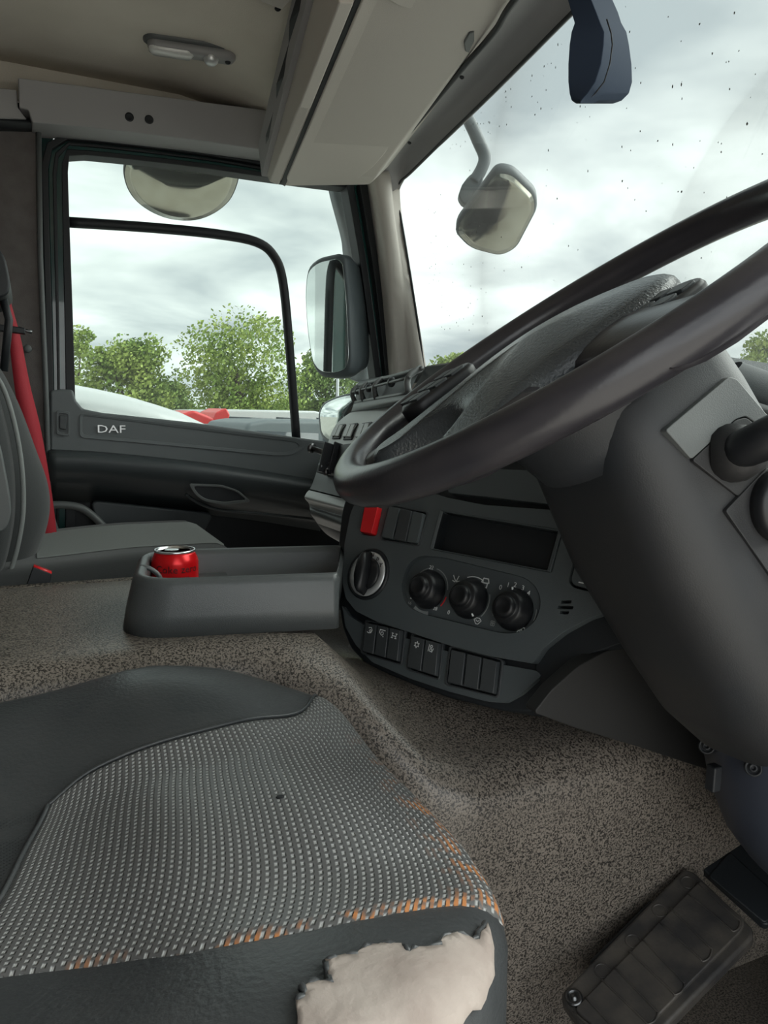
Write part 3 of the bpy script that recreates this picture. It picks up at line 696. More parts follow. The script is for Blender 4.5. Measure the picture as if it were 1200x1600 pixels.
# trees ------------------------------------------------------------------------------
def tree(base, h, wd, label, seed, m='leaf', blobs=16, leaves=2600, asp=1.0, group=None, ls=.13, bottom=.18):
    rnd = random.Random(seed); t = thing('tree', label, 'tree', group)
    B = []
    for k in range(blobs):
        a = rnd.uniform(0, 2*PI); z = rnd.uniform(bottom, .9); rr_ = wd*.5*math.sqrt(max(.05, 1-((z-.5)/.56)**2))*rnd.uniform(.25, .85)
        B.append((V((base.x+rr_*math.cos(a), base.y+rr_*math.sin(a)*.7, base.z+h*z)), wd*rnd.uniform(.13, .24)))
    B.append((V((base.x, base.y, base.z+h*.84)), wd*.2)); B.append((V((base.x, base.y, base.z+h*.55)), wd*.32))
    vs = []; fs = []
    for k in range(leaves):
        c, r = B[rnd.randrange(len(B))]
        d = V((rnd.gauss(0, 1), rnd.gauss(0, 1), rnd.gauss(0, 1))).normalized()
        rr_ = r*(1+.35*noise.noise(d*2.3+c)) * (rnd.random()**.28)
        p = c+V((d.x, d.y, d.z*.85))*rr_; s = ls*rnd.uniform(.6, 1.5)
        n1 = V((rnd.gauss(0, 1), rnd.gauss(0, 1), rnd.gauss(0, 1)+.6)).normalized(); u1 = n1.orthogonal().normalized(); w1 = n1.cross(u1)
        i = len(vs); vs += [p+u1*s, p+w1*s*.6, p-u1*s, p-w1*s*.6]; fs.append([i, i+1, i+2, i+3])
    cr_ = mesh('crown', vs, fs, m, t, False, recalc=False); cr_['kind'] = 'stuff'
    tk = tube('trunk', [base.copy(), base+V((.1, 0, h*.3)), base+V((-.1, 0, h*.6))], [.035*h, .025*h, .01*h], 'bark', t, n=8)
    for k in range(5):
        c, r = B[k]; tube('branch', [base+V((0, 0, h*(.25+.05*k))), base.lerp(c, .6)+V((0, 0, h*.12)), c], [.012*h, .008*h, .003*h], 'bark', t, n=5)
    place(t, base); return t
def tbase(u, d): p = PD(u, 650, d); p.z = GROUND; return p
def theight(u, vtop, d): return PD(u, vtop, d).z-GROUND
for i, (u, vt, wpx, d, lab, m) in enumerate([
    (118, 500, 90, 34, 'light green tree at the far left edge of the door window', 'leaf'),
    (195, 528, 150, 30, 'round bright green tree left of the gap in the door window', 'leaf'),
    (262, 590, 90, 36, 'low green bush-like tree in the gap between the two larger trees', 'leaf2'),
    (372, 476, 215, 32, 'tallest green tree in the middle of the door window', 'leaf'),
    (512, 530, 130, 36, 'green tree behind the tall door mirror', 'leaf2'),
    (590, 560, 120, 40, 'green tree beyond the A-pillar hidden mostly by trim', 'leaf2'),
    (712, 548, 130, 42, 'green tree top above the dashboard in the windscreen corner', 'leaf'),
    (1195, 518, 110, 40, 'yellow-green tree top at the right edge behind the steering wheel', 'leaf')]):
    wd = wpx/FPX*d
    tree(tbase(u, d), theight(u, vt, d), wd, lab, 10+i, m, blobs=34, leaves=12000 if wpx > 120 else 7000, ls=.075 if d < 38 else .09)
# distant hedge line closing the horizon
vs = []; fs = []; rnd = random.Random(77)
for k in range(16000):
    az = rnd.uniform(rad(-8), rad(62)); dd = rnd.uniform(50, 56)
    hh = 2.6+1.1*noise.noise(V((az*14, 3, 0)))+.6*noise.noise(V((az*47, 9, 0)))
    p = V((math.sin(az)*dd, math.cos(az)*dd, GROUND+hh*rnd.random()**.6)); s = rnd.uniform(.12, .3)
    n1 = V((rnd.gauss(0, 1), rnd.gauss(0, 1), rnd.gauss(0, 1))).normalized(); u1 = n1.orthogonal().normalized(); w1 = n1.cross(u1); i = len(vs)
    vs += [p+u1*s, p+w1*s*.7, p-u1*s, p-w1*s*.7]; fs.append([i, i+1, i+2, i+3])
hg = mesh('hedge', vs, fs, 'leaf2', None, False, recalc=False); tag(hg, 'distant green hedge line along the edge of the yard', 'hedge', None, 'stuff')

# vehicles in the yard ------------------------------------------------------------------
def van(u, d, vtop, label, length=4.8, yaw=0, body='van', group=None, name='parked_van', cat='van', hood=True):
    c = tbase(u, d); H = theight(u, vtop, d); t = thing(name, label, cat, group)
    ca, sa = math.cos(yaw), math.sin(yaw)
    def T(x, y, z): return V((c.x+x*ca-y*sa, c.y+x*sa+y*ca, GROUND+z))
    W = .95; l = length/2
    prof = [(-l, .35), (-l, H*.78), (-l+.15, H*.97), (-l+.5, H), (l*.35, H), (l*.62, H*.93), (l*.80, H*.58), (l*.97, H*.50), (l, H*.42), (l, .35)] if hood else [(-l, .35), (-l, H*.95), (-l+.1, H), (l-.3, H), (l, H*.9), (l, .35)]
    prism('body', [T(x, -W, z) for x, z in prof], T(0, W, 0)-T(0, -W, 0), body, t, bevel=.08)
    for (x0, x1) in ((l*.36, l*.66), (-l*.2, l*.30), (-l*.85, -l*.25)):
        prism('side_window', [T(x0, -W-.01, H*.62), T(x1, -W-.01, H*.60), T(x1-.25 if x1 > l*.5 else x1, -W-.01, H*.88), T(x0, -W-.01, H*.90)], T(0, .03, 0)-T(0, 0, 0), 'vanglass', t, bevel=0)
    for x in (-l*.62, l*.62):
        lathe('wheel', T(x, -W-.03, .34), T(0, 1, 0)-T(0, 0, 0), [(.2, -.02), (.34, 0), (.34, .22), (.2, .24)], 'tyre', t, n=18)
    place(t, c); return t
van(372, 28.5, 641, 'white van parked behind the dark car, left of the divider', 5, rad(6))
van(436, 24.8, 641, 'white van whose roof shows just left of the black window divider', 5, rad(6))
van(496, 15.2, 656, 'grey car between window divider and lower mirror', 4.2, rad(10), 'armgrey', name='parked_car', cat='car')
van(400, 17.2, 664, 'dark car with pale roof in front of the white vans', 4.4, rad(4), 'darkbody', name='parked_car', cat='car')
# red lorry cab with a curved wind deflector
rl = thing('red_lorry', 'red lorry cab with curved roof deflector parked in the yard', 'lorry')
c = tbase(328, 19); Hr = theight(328, 638, 19)
prism('cab', [c+V((x, 0, z)) for x, z in [(-1.0, .5), (-1.0, Hr-.25), (-.4, Hr-.05), (.25, Hr-.3), (.4, .5)]], V((0, 2.2, 0)), 'redpaint', rl, bevel=.08)
prism('roof_deflector', [c+V((x, 0, z)) for x, z in [(.0, Hr-.45), (.15, Hr-.1), (.42, Hr+.02), (.52, Hr-.15), (.40, Hr-.5), (.2, Hr-.6)]], V((0, 2.0, 0)), 'redpaint', rl, bevel=.05)
prism('side_window', [c+V((x, -.02, z)) for x, z in [(-.5, Hr-1.2), (.2, Hr-1.2), (.15, Hr-.55), (-.5, Hr-.5)]], V((0, .05, 0)), 'vanglass', rl, bevel=0)
for x in (-.6,): lathe('wheel', c+V((x, -.05, .5)), V((0, 1, 0)), [(.3, 0), (.5, .02), (.5, .3), (.3, .32)], 'tyre', rl, n=18)
place(rl, c)
# big white vehicle close by on the left
wv = thing('white_tanker', 'large white rounded vehicle body parked right beside the passenger door', 'lorry')
dW = 4.6
pr = [PY(u, v, dW) for u, v in [(60, 592), (118, 600), (150, 606), (200, 617), (250, 632), (290, 645), (330, 664), (350, 690)]]
prb = [V((p.x, p.y, GROUND+.5)) for p in reversed(pr)]
rings = []
for y, s in ((0, .10), (.05, .03), (.18, 0), (1.9, 0), (2.05, .03), (2.1, .1)):
    rings.append([p+V((0, y, -s)) for p in pr]+[p+V((0, y, 0)) for p in prb])
loft('body', rings, 'van', wv)
tube('body_crease', [p+V((0, -.004, -.16)) for p in pr[1:-1]], .012, 'greyprint', wv, n=6)
for x in (.9, 1.35): lathe('wheel', V((x-.5, dW-.02, GROUND+.45)), V((0, 1, 0)), [(.25, -.02), (.45, 0), (.45, .3), (.25, .3)], 'tyre', wv, n=20)
place(wv, V((.5, dW+1, GROUND)))
# poles
for u, d, vt, lab, rr_ in ((527, 20.5, 590, 'short pale post beyond the passenger window below the mirror', .06), (1003, 30, 448, 'thin lamp post beyond the windscreen above the instrument hood', .055)):
    b = tbase(u, d); h = theight(u, vt, d)
    o = tube('lamp_post', [b, b+V((0, 0, h))], [rr_, rr_*.7], 'pole', None, n=8); tag(o, lab, 'post')
# __CABIN__
# engine tunnel --------------------------------------------------------------------
tn = thing('engine_cover', 'engine tunnel covered in speckled grey rubber mat between the seats', 'cover')
def tun_prof(x):
    def sm_(a, b, t): t = max(0, min(1, (t-a)/(b-a))); return t*t*(3-2*t)
    k = sm_(.22, .38, x); q = sm_(.30, .42, x); zt = -.277-.085*q
    A = [V((x, 1.1, -.277)), V((x, .93, -.277)), V((x, .885, -.279)), V((x, .862, -.290)), V((x, .850, -.31)), V((x, .845, -.34)), V((x, .843, -.38)), V((x, .842, -.45)), V((x, .84, -.6)), V((x, .84, FLOOR-.02))]
    B = [V((x, 1.1, zt)), V((x, .95, zt)), V((x, .87, zt-.002)), V((x, .80, zt-.012)), V((x, .74, zt-.026)), V((x, .70, zt-.036)), V((x, .675, zt-.052)), V((x, .662, zt-.085)), V((x, .67, -.6)), V((x, .70, FLOOR-.02))]
    return [V((x, 1.30, FLOOR-.02)), V((x, 1.30, zt-.05)), V((x, 1.285, zt-.015)), V((x, 1.25, zt))]+[a_.lerp(b_, k) for a_, b_ in zip(A, B)]
xs = [-.41, -.3, -.2, -.1, 0, .08, .14, .2, .26, .32, .38, .44, .5, .6, .7, .8, .9, 1.0]
o = grid('tunnel_mat', [cr_spline(tun_prof(x), 3) for x in xs], 'mat', tn)
place(tn, (.3, 1.1, FLOOR))

# centre stack -----------------------------------------------------------------------
tau, azm = rad(21), rad(67)
nS = V((-math.sin(azm)*math.cos(tau), -math.cos(azm)*math.cos(tau), math.sin(tau)))
hS = V((0, 0, 1)).cross(nS).normalized()
FS = Fr(PD(780, 850, .98), hS, nS.cross(hS))
SP = lambda u, v, c=0: FS.px(u, v, c)
ds = thing('dashboard', 'charcoal truck dashboard with centre console, vents and switches', 'dashboard')
def splate(name, px, c0, c1, m, bevel=.002, r=.006, parent=ds, seg=2, **k):
    """plate whose visible face is at height c1 above the stack plane, back at c0"""
    p = [SP(u, v, c1) for u, v in px]
    if r: p = rpoly(p, r)
    return prism(name, p, FS.z*(c0-c1), m, parent, bevel, seg, **k)
# body behind
body_px = [(560, 700), (545, 760), (533, 800), (527, 860), (527, 930), (534, 980), (548, 1015), (575, 1040), (640, 1068), (700, 1090), (790, 1112), (832, 1113), (850, 1088), (880, 1055), (920, 1025), (960, 1008), (1010, 1000), (1060, 1010), (1060, 760), (900, 700)]
bd = splate('console_body', body_px, -.16, -.012, 'plastic_black', bevel=.008, r=.012)
# upper face with holes
face_px = [(575, 745), (548, 800), (538, 850), (534, 905), (540, 935), (556, 955), (590, 972), (640, 988), (700, 1008), (760, 1024), (833, 1037), (850, 1012), (880, 988), (920, 966), (962, 953), (1050, 950), (1050, 800), (868, 797), (757, 789), (700, 778), (640, 760)]
fc = splate('centre_panel', face_px, -.016, .006, 'console', bevel=0, r=.004)
def cutter(px, r=.004, c0=-.05, c1=.03):
    p = [SP(u, v, .006)+FS.z*(c1-.006) for u, v in px]
    if r: p = rpoly(p, r)
    return prism('cutter', p, FS.z*(c0-c1), None, None, bevel=0, smooth=False)
radio = [(687, 797), (880, 829), (862, 895), (671, 858)]
clim = [(636, 882), (655, 868), (690, 870), (820, 902), (838, 916), (846, 940), (838, 970), (815, 988), (785, 990), (655, 958), (634, 945), (625, 915)]
top_bank = [(606, 800), (612, 790), (668, 800), (655, 852), (645, 852), (596, 843)]
haz = [(568, 795), (596, 800), (588, 838), (562, 835)]
fan_pk = [(905, 838), (960, 850), (980, 880), (962, 928), (945, 930), (895, 918), (888, 908)]
cut(fc, [cutter(radio, .003), cutter(clim, .014), cutter(top_bank, .005), cutter(haz, .005), cutter(fan_pk, .006),
         cutter([(877, 938), (893, 938), (892, 943), (876, 943)], .001), cutter([(872, 946), (896, 947), (895, 952), (871, 951)], .001), cutter([(875, 954), (889, 955), (888, 960), (874, 959)], .001)], bevel=.0015)
# hidden top ledge
splate('top_ledge', [(700, 770), (760, 776), (868, 789), (980, 800), (960, 740), (700, 730)], -.02, -.001, 'console', bevel=.002, r=.003)
# radio slot: frame tube, box walls
rc = [SP(u, v, .006) for u, v in radio]; rcc = sum(rc, V())/4
ringband('slot_frame', grow(rc, .985, rcc, FS.z*.002), grow(rc, .93, rcc, FS.z*.0005), -FS.z*.012, 'console', ds, bevel=.001)
ri = grow(rc, .93, rcc, V())
vs = ri+[p-FS.z*.10 for p in ri]
o = mesh('slot_cavity', vs, [[0, 1, 5, 4], [1, 2, 6, 5], [2, 3, 7, 6], [3, 0, 4, 7], [4, 5, 6, 7]], 'plastic_black', ds, False)
# climate plate
cp = splate('climate_panel', [(610+(u-610)*1.0, v) for u, v in clim], -.02, -.003, 'console', bevel=.001, r=.014)
def ell_center(u, v, c=0): return SP(u, v, c)
def ring_arc(name, cpt, r, a0, a1, m, parent, wd=.0012, c=.0008, n=20):
    vs = []; fs = []
    for k in range(n+1):
        a = rad(a0+(a1-a0)*k/n); d = FS.x*math.cos(a)+FS.y*math.sin(a); vs += [cpt+d*r+FS.z*c, cpt+d*(r+wd)+FS.z*c]
        if k: fs.append([2*k-2, 2*k-1, 2*k+1, 2*k])
    return mesh(name, vs, fs, m, parent, False, recalc=True)
def climate_knob(u, v, lab, ptr):
    p = SP(u, v, -.001)
    # axis tilted slightly: domed stepped knob
    k = lathe('climate_knob', p, FS.z, [(.0265, 0), (.0265, .004), (.0245, .008), (.0225, .014), (.0205, .020), (.0185, .022), (.0150, .0215), (.0140, .0235), (.0135, .0275), (.0115, .0295), (.0095, .0300), (.0085, .0290), (.0001, .0290)], 'knob', ds, n=40)
    k['label'] = lab
    a = rad(ptr); d = FS.x*math.cos(a)+FS.y*math.sin(a); t_ = FS.z.cross(d)
    q = p+d*.0235+FS.z*.0095
    box('pointer', q, d*.0035, t_*.0008, FS.z*.0012, 'white', k, bevel=0)
    return p
k1 = climate_knob(671, 922, 'black temperature knob, left of the three', 220)
k2 = climate_knob(735, 936, 'black air direction knob in the middle', -52)
k3 = climate_knob(804, 953, 'black fan knob, right of the three', 100)
# printing around the knobs
def ST(name, s, u, v, size, m='white', parent=cp, c=.0): 
    return text(name, s, SP(u, v, c), FS.x, FS.y, size, m, parent, ext=.0002)
ring_arc('scale_line', k1, .0300, 97, 170, 'greyprint', cp); ring_arc('scale_line', k1, .0300, 10, 83, 'greyprint', cp)
ring_arc('scale_line', k1, .0300, 175, 205, 'blue', cp, .0018); ring_arc('scale_line', k1, .0300, -35, -8, 'red_btn', cp, .0018)
ring_arc('scale_line', k1, .0295, 238, 285, 'greyprint', cp, .0055)
ring_arc('scale_line', k2, .0290, 62, 115, 'white', cp); ring_arc('scale_line', k2, .0290, 140, 200, 'greyprint', cp); ring_arc('scale_line', k2, .0290, -40, 22, 'greyprint', cp)
ring_arc('scale_line', k3, .0300, 150, 205, 'greyprint', cp); ring_arc('scale_line', k3, .0300, -15, 12, 'greyprint', cp)
ST('lettering', '22', 674, 887, .008); ST('lettering', '16', 640, 942, .007, 'greyprint'); ST('lettering', '28', 680, 951, .007)
ST('lettering', '0', 701, 957, .008)
for s, u, v in (('0', 782, 918), ('1', 794, 914), ('2', 805, 914), ('3', 817, 919), ('4', 826, 927)): ST('lettering', s, u, v, .009)
fanL = [circ(.42, 8, 0, 360, .45, .45), circ(.42, 8, 0, 360, -.45, .45), circ(.42, 8, 0, 360, .45, -.45), circ(.42, 8, 0, 360, -.45, -.45)]
strokes('symbol', fanL, SP(814, 986, .0), FS.x, FS.y, .0055, 'white', cp, .12)
strokes('symbol', fanL, SP(770, 974, .0), FS.x, FS.y, .0035, 'greyprint', cp, .16)
strokes('symbol', [[(-1, .9), (-.4, .1), (.1, -.4), (1, -.2)], [(.1, -.4), (.5, .9)], [(-.9, -.3), (-.2, -.5)]], SP(713, 906, 0), FS.x, FS.y, .006, 'white', cp, .12)
strokes('symbol', [[(-.8, .1), (-.5, .9), (.6, .9), (.9, .1), (.3, 0), (-.2, 0), (-.8, .1)], [(.6, 0), (.6, -.9), (.1, -.9)], [(-1, -.2), (-.4, -.8)]], SP(758, 911, 0), FS.x, FS.y, .0065, 'white', cp, .12)
strokes('symbol', [[(-1, .3), (-.4, .8), (.4, .8), (1, .3), (.3, -.6), (-.3, -.6), (-1, .3)], [(-.5, .3), (0, 0), (.5, .3)]], SP(746, 971, 0), FS.x, FS.y, .0055, 'white', cp, .1)
# rotary light switch
lp = SP(576, 897, .006)
lsw = lathe('light_switch', lp, FS.z, [(.0375, -.006), (.0385, 0), (.0375, .0035), (.0345, .004), (.0335, .002), (.0330, .0015)], 'plastic_black', ds, n=40); lsw['label'] = 'round rotary light switch with silver ring'
lathe('silver_ring', lp, FS.z, [(.0330, .0), (.0330, .0035), (.0305, .0045), (.0240, .0045), (.0225, .0005), (.0001, .0005)], 'chrome', lsw, n=40)
lathe('knob_base', lp, FS.z, [(.0235, .001), (.0235, .006), (.0215, .008), (.0001, .008)], 'knob', lsw, n=32)
gr = [lp+FS.x*(a*math.cos(rad(8))-b*math.sin(rad(8)))+FS.y*(a*math.sin(rad(8))+b*math.cos(rad(8))) for a, b in [(.0085*math.cos(t), .0295*math.sin(t)) for t in [2*PI*k/24 for k in range(24)]]]
cg = sum(gr, V())/24
loft('grip', [grow(gr, 1.1, cg, FS.z*.004), grow(gr, 1.0, cg, FS.z*.018), grow(gr, .85, cg, FS.z*.023), grow(gr, .4, cg, FS.z*.024)], 'knob', lsw)
text('lettering', 'N', lp+FS.x*.002+FS.y*.0278+FS.z*.005, FS.x, FS.y, .008, 'ink', lsw); text('lettering', 'D', lp+FS.x*.014+FS.y*.0235+FS.z*.005, FS.x, FS.y, .007, 'ink', lsw)
strokes('symbol', [[(0, -1), (0, 0), (-.8, .6)], [(0, 0), (.7, .8)]], lp+FS.x*.0225+FS.y*.0165+FS.z*.0046, FS.x, FS.y, .003, 'ink', lsw, .2)
strokes('symbol', [circ(.7, 8), [(-1, 0), (-.4, 0)]], lp-FS.x*.017+FS.y*.022+FS.z*.0046, FS.x, FS.y, .003, 'ink', lsw, .2)
# rocker switches
def rocker(px, name, m, c=.006, lab=None, hinge=True, sym=None, symv=.25, frame=True):
    p = [SP(u, v, c) for u, v in px]; q = rpoly(p, .0015, 2); ct = sum(q, V())/len(q)
    n = len(q)
    top = []
    for x in q:
        b = (x-ct).dot(FS.y); top.append(ct+(x-ct)*.94+FS.z*(.0035+.10*abs(b+.004)))
    o = prism(name, [x-FS.z*.012 for x in q], [x for x in top], m, ds, bevel=.0008)
    if lab: o['label'] = lab
    if sym:
        a = (p[0]+p[1])/2; b = (p[2]+p[3])/2; O = a.lerp(b, symv); O = O+FS.z*(.0042+.10*abs((O-ct).dot(FS.y)+.004))
        strokes('symbol', sym, O, FS.x, FS.y, .0048, 'white', o, .11)
    return o
rocker([(574, 788), (595, 793), (584, 836), (565, 833)], 'hazard_switch', 'red_btn', .010, 'red hazard switch')
sym_ring = [circ(.6, 8), [(-1, -.8), (-.9, .8)], [(1, -.8), (.9, .8)]]
rocker([(612, 792), (629, 795), (617, 845), (598, 841)], 'rocker_switch', 'console', .007, None, sym=[circ(.6, 8), [(-1, -1), (1, 1)]], symv=.3)
rocker([(630, 795), (648, 799), (637, 849), (618, 845)], 'rocker_switch', 'switch', .009)
rocker([(649, 799), (666, 803), (655, 851), (638, 849)], 'rocker_switch', 'console', .007, sym=[[(-.5, 0), (.5, 0)]], symv=.6)
# lower switch panel with three banks
low_px = [(534, 945), (545, 962), (575, 980), (640, 999), (700, 1018), (760, 1034), (838, 1048), (846, 1055), (815, 1084), (790, 1098), (760, 1096), (700, 1080), (640, 1060), (582, 1035), (556, 1008), (540, 980)]
lo = splate('switch_panel', low_px, -.03, -.004, 'console', bevel=0, r=.004)
def lcut(px): 
    p = rpoly([SP(u, v, -.004)+FS.z*.02 for u, v in px], .005); return prism('cutter', p, FS.z*-.05, None, None, bevel=0, smooth=False)
banks = [[(573, 970), (633, 983), (627, 1038), (566, 1020)], [(645, 990), (692, 1003), (686, 1061), (636, 1045)], [(705, 1011), (785, 1032), (778, 1089), (698, 1069)]]
cut(lo, [lcut(b) for b in banks], bevel=.0015)
def bank(b, n, syms):
    A, B, Cc, D = [V((x[0], x[1])) for x in b]
    c = (A+B+Cc+D)/4
    A, B, Cc, D = [c+(x-c)*.93 for x in (A, B, Cc, D)]
    for k in range(n):
        t0, t1 = k/n+.012, (k+1)/n-.012
        px = [A.lerp(B, t0), A.lerp(B, t1), D.lerp(Cc, t1), D.lerp(Cc, t0)]
        o = rocker([(q.x, q.y) for q in px], 'rocker_switch', 'switch', -.001, sym=syms[k], symv=.25)
        a = SP(*px[3], 0).lerp(SP(*px[2], 0), .18); e = SP(*px[3], 0).lerp(SP(*px[2], 0), .82)
sA = [[(-1, -.6), (-.3, -.8), (.5, -.6), (.8, .2), (.2, .9), (-.7, .7)], circ(.35, 6, 0, 360, .1, -.1)]
sB = [[(-1, .9), (1, .9)], circ(.5, 8, 0, 360, 0, -.1), [(-1, .9), (-1, -.2)], [(.5, -.9), (.8, -.9)]]
sC = [[(-1, .7), (-.4, .7)], [(-.7, .7), (-.7, -.6)], [(-.7, 0), (.7, 0)], [(.7, .7), (.7, -.6)], [(.4, .7), (1, .7)], [(-1, -.6), (-.4, -.6)], [(.4, -.6), (1, -.6)]]
sD = [[(.9*math.cos(rad(30*k))*(1 if k % 2 else .5), .9*math.sin(rad(30*k))*(1 if k % 2 else .5)) for k in range(13)]]
sE = [circ(.35, 8, 0, 360, 0, .6), circ(.4, 8, 0, 360, 0, -.4), [(-.8, 1), (-.8, -.8)], [(.8, .2), (.5, -.9)]]
bank(banks[0], 3, [sA, sB, sC]); bank(banks[1], 2, [sD, sE]); bank(banks[2], 3, [None, None, None])
def bank_frame(px, c, lift):
    A = rpoly([SP(u, v, c) for u, v in px], .005, 4); ct = sum(A, V())/len(A)
    ringband('bank_frame', grow(A, 1.07, ct, FS.z*lift), grow(A, .985, ct, FS.z*lift), -FS.z*.006, 'switch', ds, bevel=.0008)
for b in banks: bank_frame(b, -.004, .0018)
bank_frame([(609, 793), (668, 801), (654, 852), (596, 843)], .006, .0018)
# return button plate and knob at the right
rp = splate('return_plate', [(908, 846), (960, 856), (975, 880), (958, 925), (944, 927), (897, 915), (891, 906)], -.02, .003, 'console', bevel=.0015, r=.005)
strokes('symbol', [[(-1, -.5), (.6, -.5), (1, 0), (.6, .5), (-.4, .5)], [(0, .9), (-.5, .5), (0, .1)]], SP(917, 906, .0032), FS.x, FS.y, .009, 'white', rp, .09)
lathe('round_knob', SP(925, 872, .003), FS.z, [(.021, 0), (.021, .006), (.018, .012), (.013, .016), (.011, .021), (.0001, .022)], 'knob', ds, n=32)
splate('lower_right_trim', [(905, 968), (966, 958), (1050, 955), (1060, 1010), (970, 1005), (920, 1022), (880, 1052), (850, 1085), (836, 1040), (860, 1005)], -.03, -.006, 'plastic_black', bevel=.003, r=.003)
tube('panel_joint', [SP(965, 955, .007), SP(968, 975, -.004), SP(970, 1004, -.004)], .0012, 'rubber', ds, n=6)

# passenger side dash: strips between left (far) and right (near) lines
def strip(name, rows, m, solid=0, per=6, parent=ds, nx=14):
    """rows: list of (uL,vL,dL,uR,vR,dR)"""
    Ls = cr_spline([PD(r[0], r[1], r[2]) for r in rows], per); Rs = cr_spline([PD(r[3], r[4], r[5]) for r in rows], per)
    out = []
    for a, b in zip(Ls, Rs): out.append([a.lerp(b, i/nx) for i in range(nx+1)])
    return grid(name, out, m, parent, solid)
strip('dash_pad', [(560, 612, 2.02, 900, 560, 1.5), (562, 600, 1.98, 860, 545, 1.36), (562, 596, 1.92, 780, 555, 1.30), (563, 595, 1.84, 705, 566, 1.24), (560, 598, 1.80, 672, 571, 1.19), (559, 602, 1.775, 664, 575, 1.17)], 'plastic')
# vent barrel
strip('vent_housing', [(559, 601, 1.785, 664, 574, 1.175), (557, 606, 1.80, 656, 580, 1.21), (556, 616, 1.80, 648, 596, 1.21), (554, 627, 1.79, 640, 612, 1.20)], 'rubber')
# right-hand cheek of the pad beside the vents
strip('vent_cheek', [(664, 574, 1.172, 720, 566, 1.10), (660, 584, 1.165, 716, 580, 1.09), (650, 600, 1.15, 700, 600, 1.08), (640, 616, 1.14, 690, 618, 1.07)], 'plastic')
vl = [(558, 604, 1.775), (640, 578, 1.25), (660, 573, 1.165)]
def vpt(t, s):   # t along (0 far .. 1 near), s 0 top .. 1 bottom
    a = PD(559, 603, 1.77).lerp(PD(660, 575, 1.165), t); b = PD(554, 629, 1.75).lerp(PD(641, 614, 1.15), t)
    return a.lerp(b, s)+V((-.012, 0, .004))*math.sin(PI*s)
for s in (0.02, .5, 1.0):
    tube('vent_slat', [vpt(t/8, s) for t in range(9)], .004 if s in (.02, 1.0) else .0025, 'plastic_mid', ds, n=6)
for t in (.02, .24, .50, .985):
    tube('vent_bar', [vpt(t, s/6) for s in range(7)], .0055, 'plastic_mid', ds, n=6)
for t in (.13, .37, .75):
    lathe('vent_tab', vpt(t, .45)+V((-.003, 0, 0)), V((-1, -.2, .2)), [(.009, -.008), (.009, -.004), (.005, .0), (.0001, .001)], 'plastic', ds, n=14)
strip('vent_lip', [(554, 627, 1.79, 641, 613, 1.18), (553, 630, 1.745, 640, 617, 1.13), (551, 636, 1.73, 638, 623, 1.12), (549, 642, 1.74, 640, 628, 1.13), (548, 645, 1.76, 645, 630, 1.15)], 'plastic_mid')
def ppt(t, s, off=0):  # panel under the vents: t far..near, s top..bottom
    a = PD(547, 645, 1.75).lerp(PD(690, 612, 1.10), t); b = PD(512, 694, 1.64).lerp(PD(640, 712, 1.06), t)
    n_ = V((-.82, -.2, .5)); return a.lerp(b, s)+n_*(.012*math.sin(PI*s)+off)
grid('upper_panel', [[ppt(t/12, s/8) for t in range(13)] for s in range(9)], 'plastic_grey', ds, 0)
for t0 in (.06, .245, .43, .60):
    q = [ppt(t0, .52, .002), ppt(t0+.13, .50, .002), ppt(t0+.13, .86, .002), ppt(t0, .88, .002)]
    q = rpoly(q, .005, 2); cq = sum(q, V())/len(q); nn = V((-.82, -.2, .5)).normalized()
    ringband('button_frame', grow(q, 1, cq, nn*.001), grow(q, .84, cq, nn*.001), -nn*.004, 'rubber', ds)
    for s0, s1 in ((.06, .47), (.53, .94)):
        A = lambda s, e: (ppt(t0+.13*(s), .52+(.34*e), .004))
        prism('panel_button', rpoly([A(s0, .10), A(s1, .10), A(s1, .90), A(s0, .90)], .002, 2), nn*.003, 'plastic_grey', ds, bevel=.0008)
# open slot with bracket
strip('middle_panel', [(513, 693, 1.645, 640, 712, 1.2), (505, 712, 1.63, 635, 735, 1.2), (496, 733, 1.60, 630, 760, 1.2), (493, 742, 1.59, 625, 775, 1.2), (488, 756, 1.58, 620, 790, 1.2), (484, 764, 1.575, 620, 798, 1.2)], 'plastic_mid')
sl = [PD(505, 698, 1.55), PD(552, 692, 1.20), PD(545, 742, 1.18), PD(494, 738, 1.53)]
sl = [p-V((.0, 0, 0)) for p in sl]
nn = (sl[1]-sl[0]).cross(sl[3]-sl[0]).normalized(); nn = nn if nn.x < 0 else -nn
prism('slot_recess', rpoly(sl, .006), nn*-.02, 'rubber', ds, bevel=.001)
strip('drawer', [(483, 766, 1.565, 620, 800, 1.2), (479, 770, 1.55, 620, 806, 1.19), (476, 778, 1.535, 618, 816, 1.18), (482, 786, 1.56, 618, 822, 1.2), (484, 792, 1.56, 618, 828, 1.2)], 'plastic_grey')
strip('drawer_lip', [(484, 790, 1.57, 618, 828, 1.21), (484, 796, 1.545, 615, 836, 1.19), (486, 804, 1.54, 612, 846, 1.18), (492, 812, 1.56, 610, 852, 1.19), (496, 818, 1.58, 608, 858, 1.2)], 'plastic_mid')
strip('lower_dash', [(492, 812, 1.59, 610, 852, 1.22), (500, 824, 1.585, 605, 866, 1.22), (512, 836, 1.59, 600, 880, 1.22), (530, 845, 1.62, 600, 890, 1.22), (560, 850, 1.75, 600, 880, 1.2)], 'plastic_black')
strip('dash_side_fill', [(610, 610, 1.9, 690, 640, 1.3), (600, 700, 1.9, 660, 760, 1.2), (590, 850, 1.9, 640, 880, 1.2)], 'plastic_black')

box('dash_light_block', V((.88, .95, -.17)), V((.16, 0, 0)), V((0, .94, 0)), V((0, 0, .05)), 'plastic_black', ds, bevel=.01)  # unseen box added to keep windscreen light off the tunnel
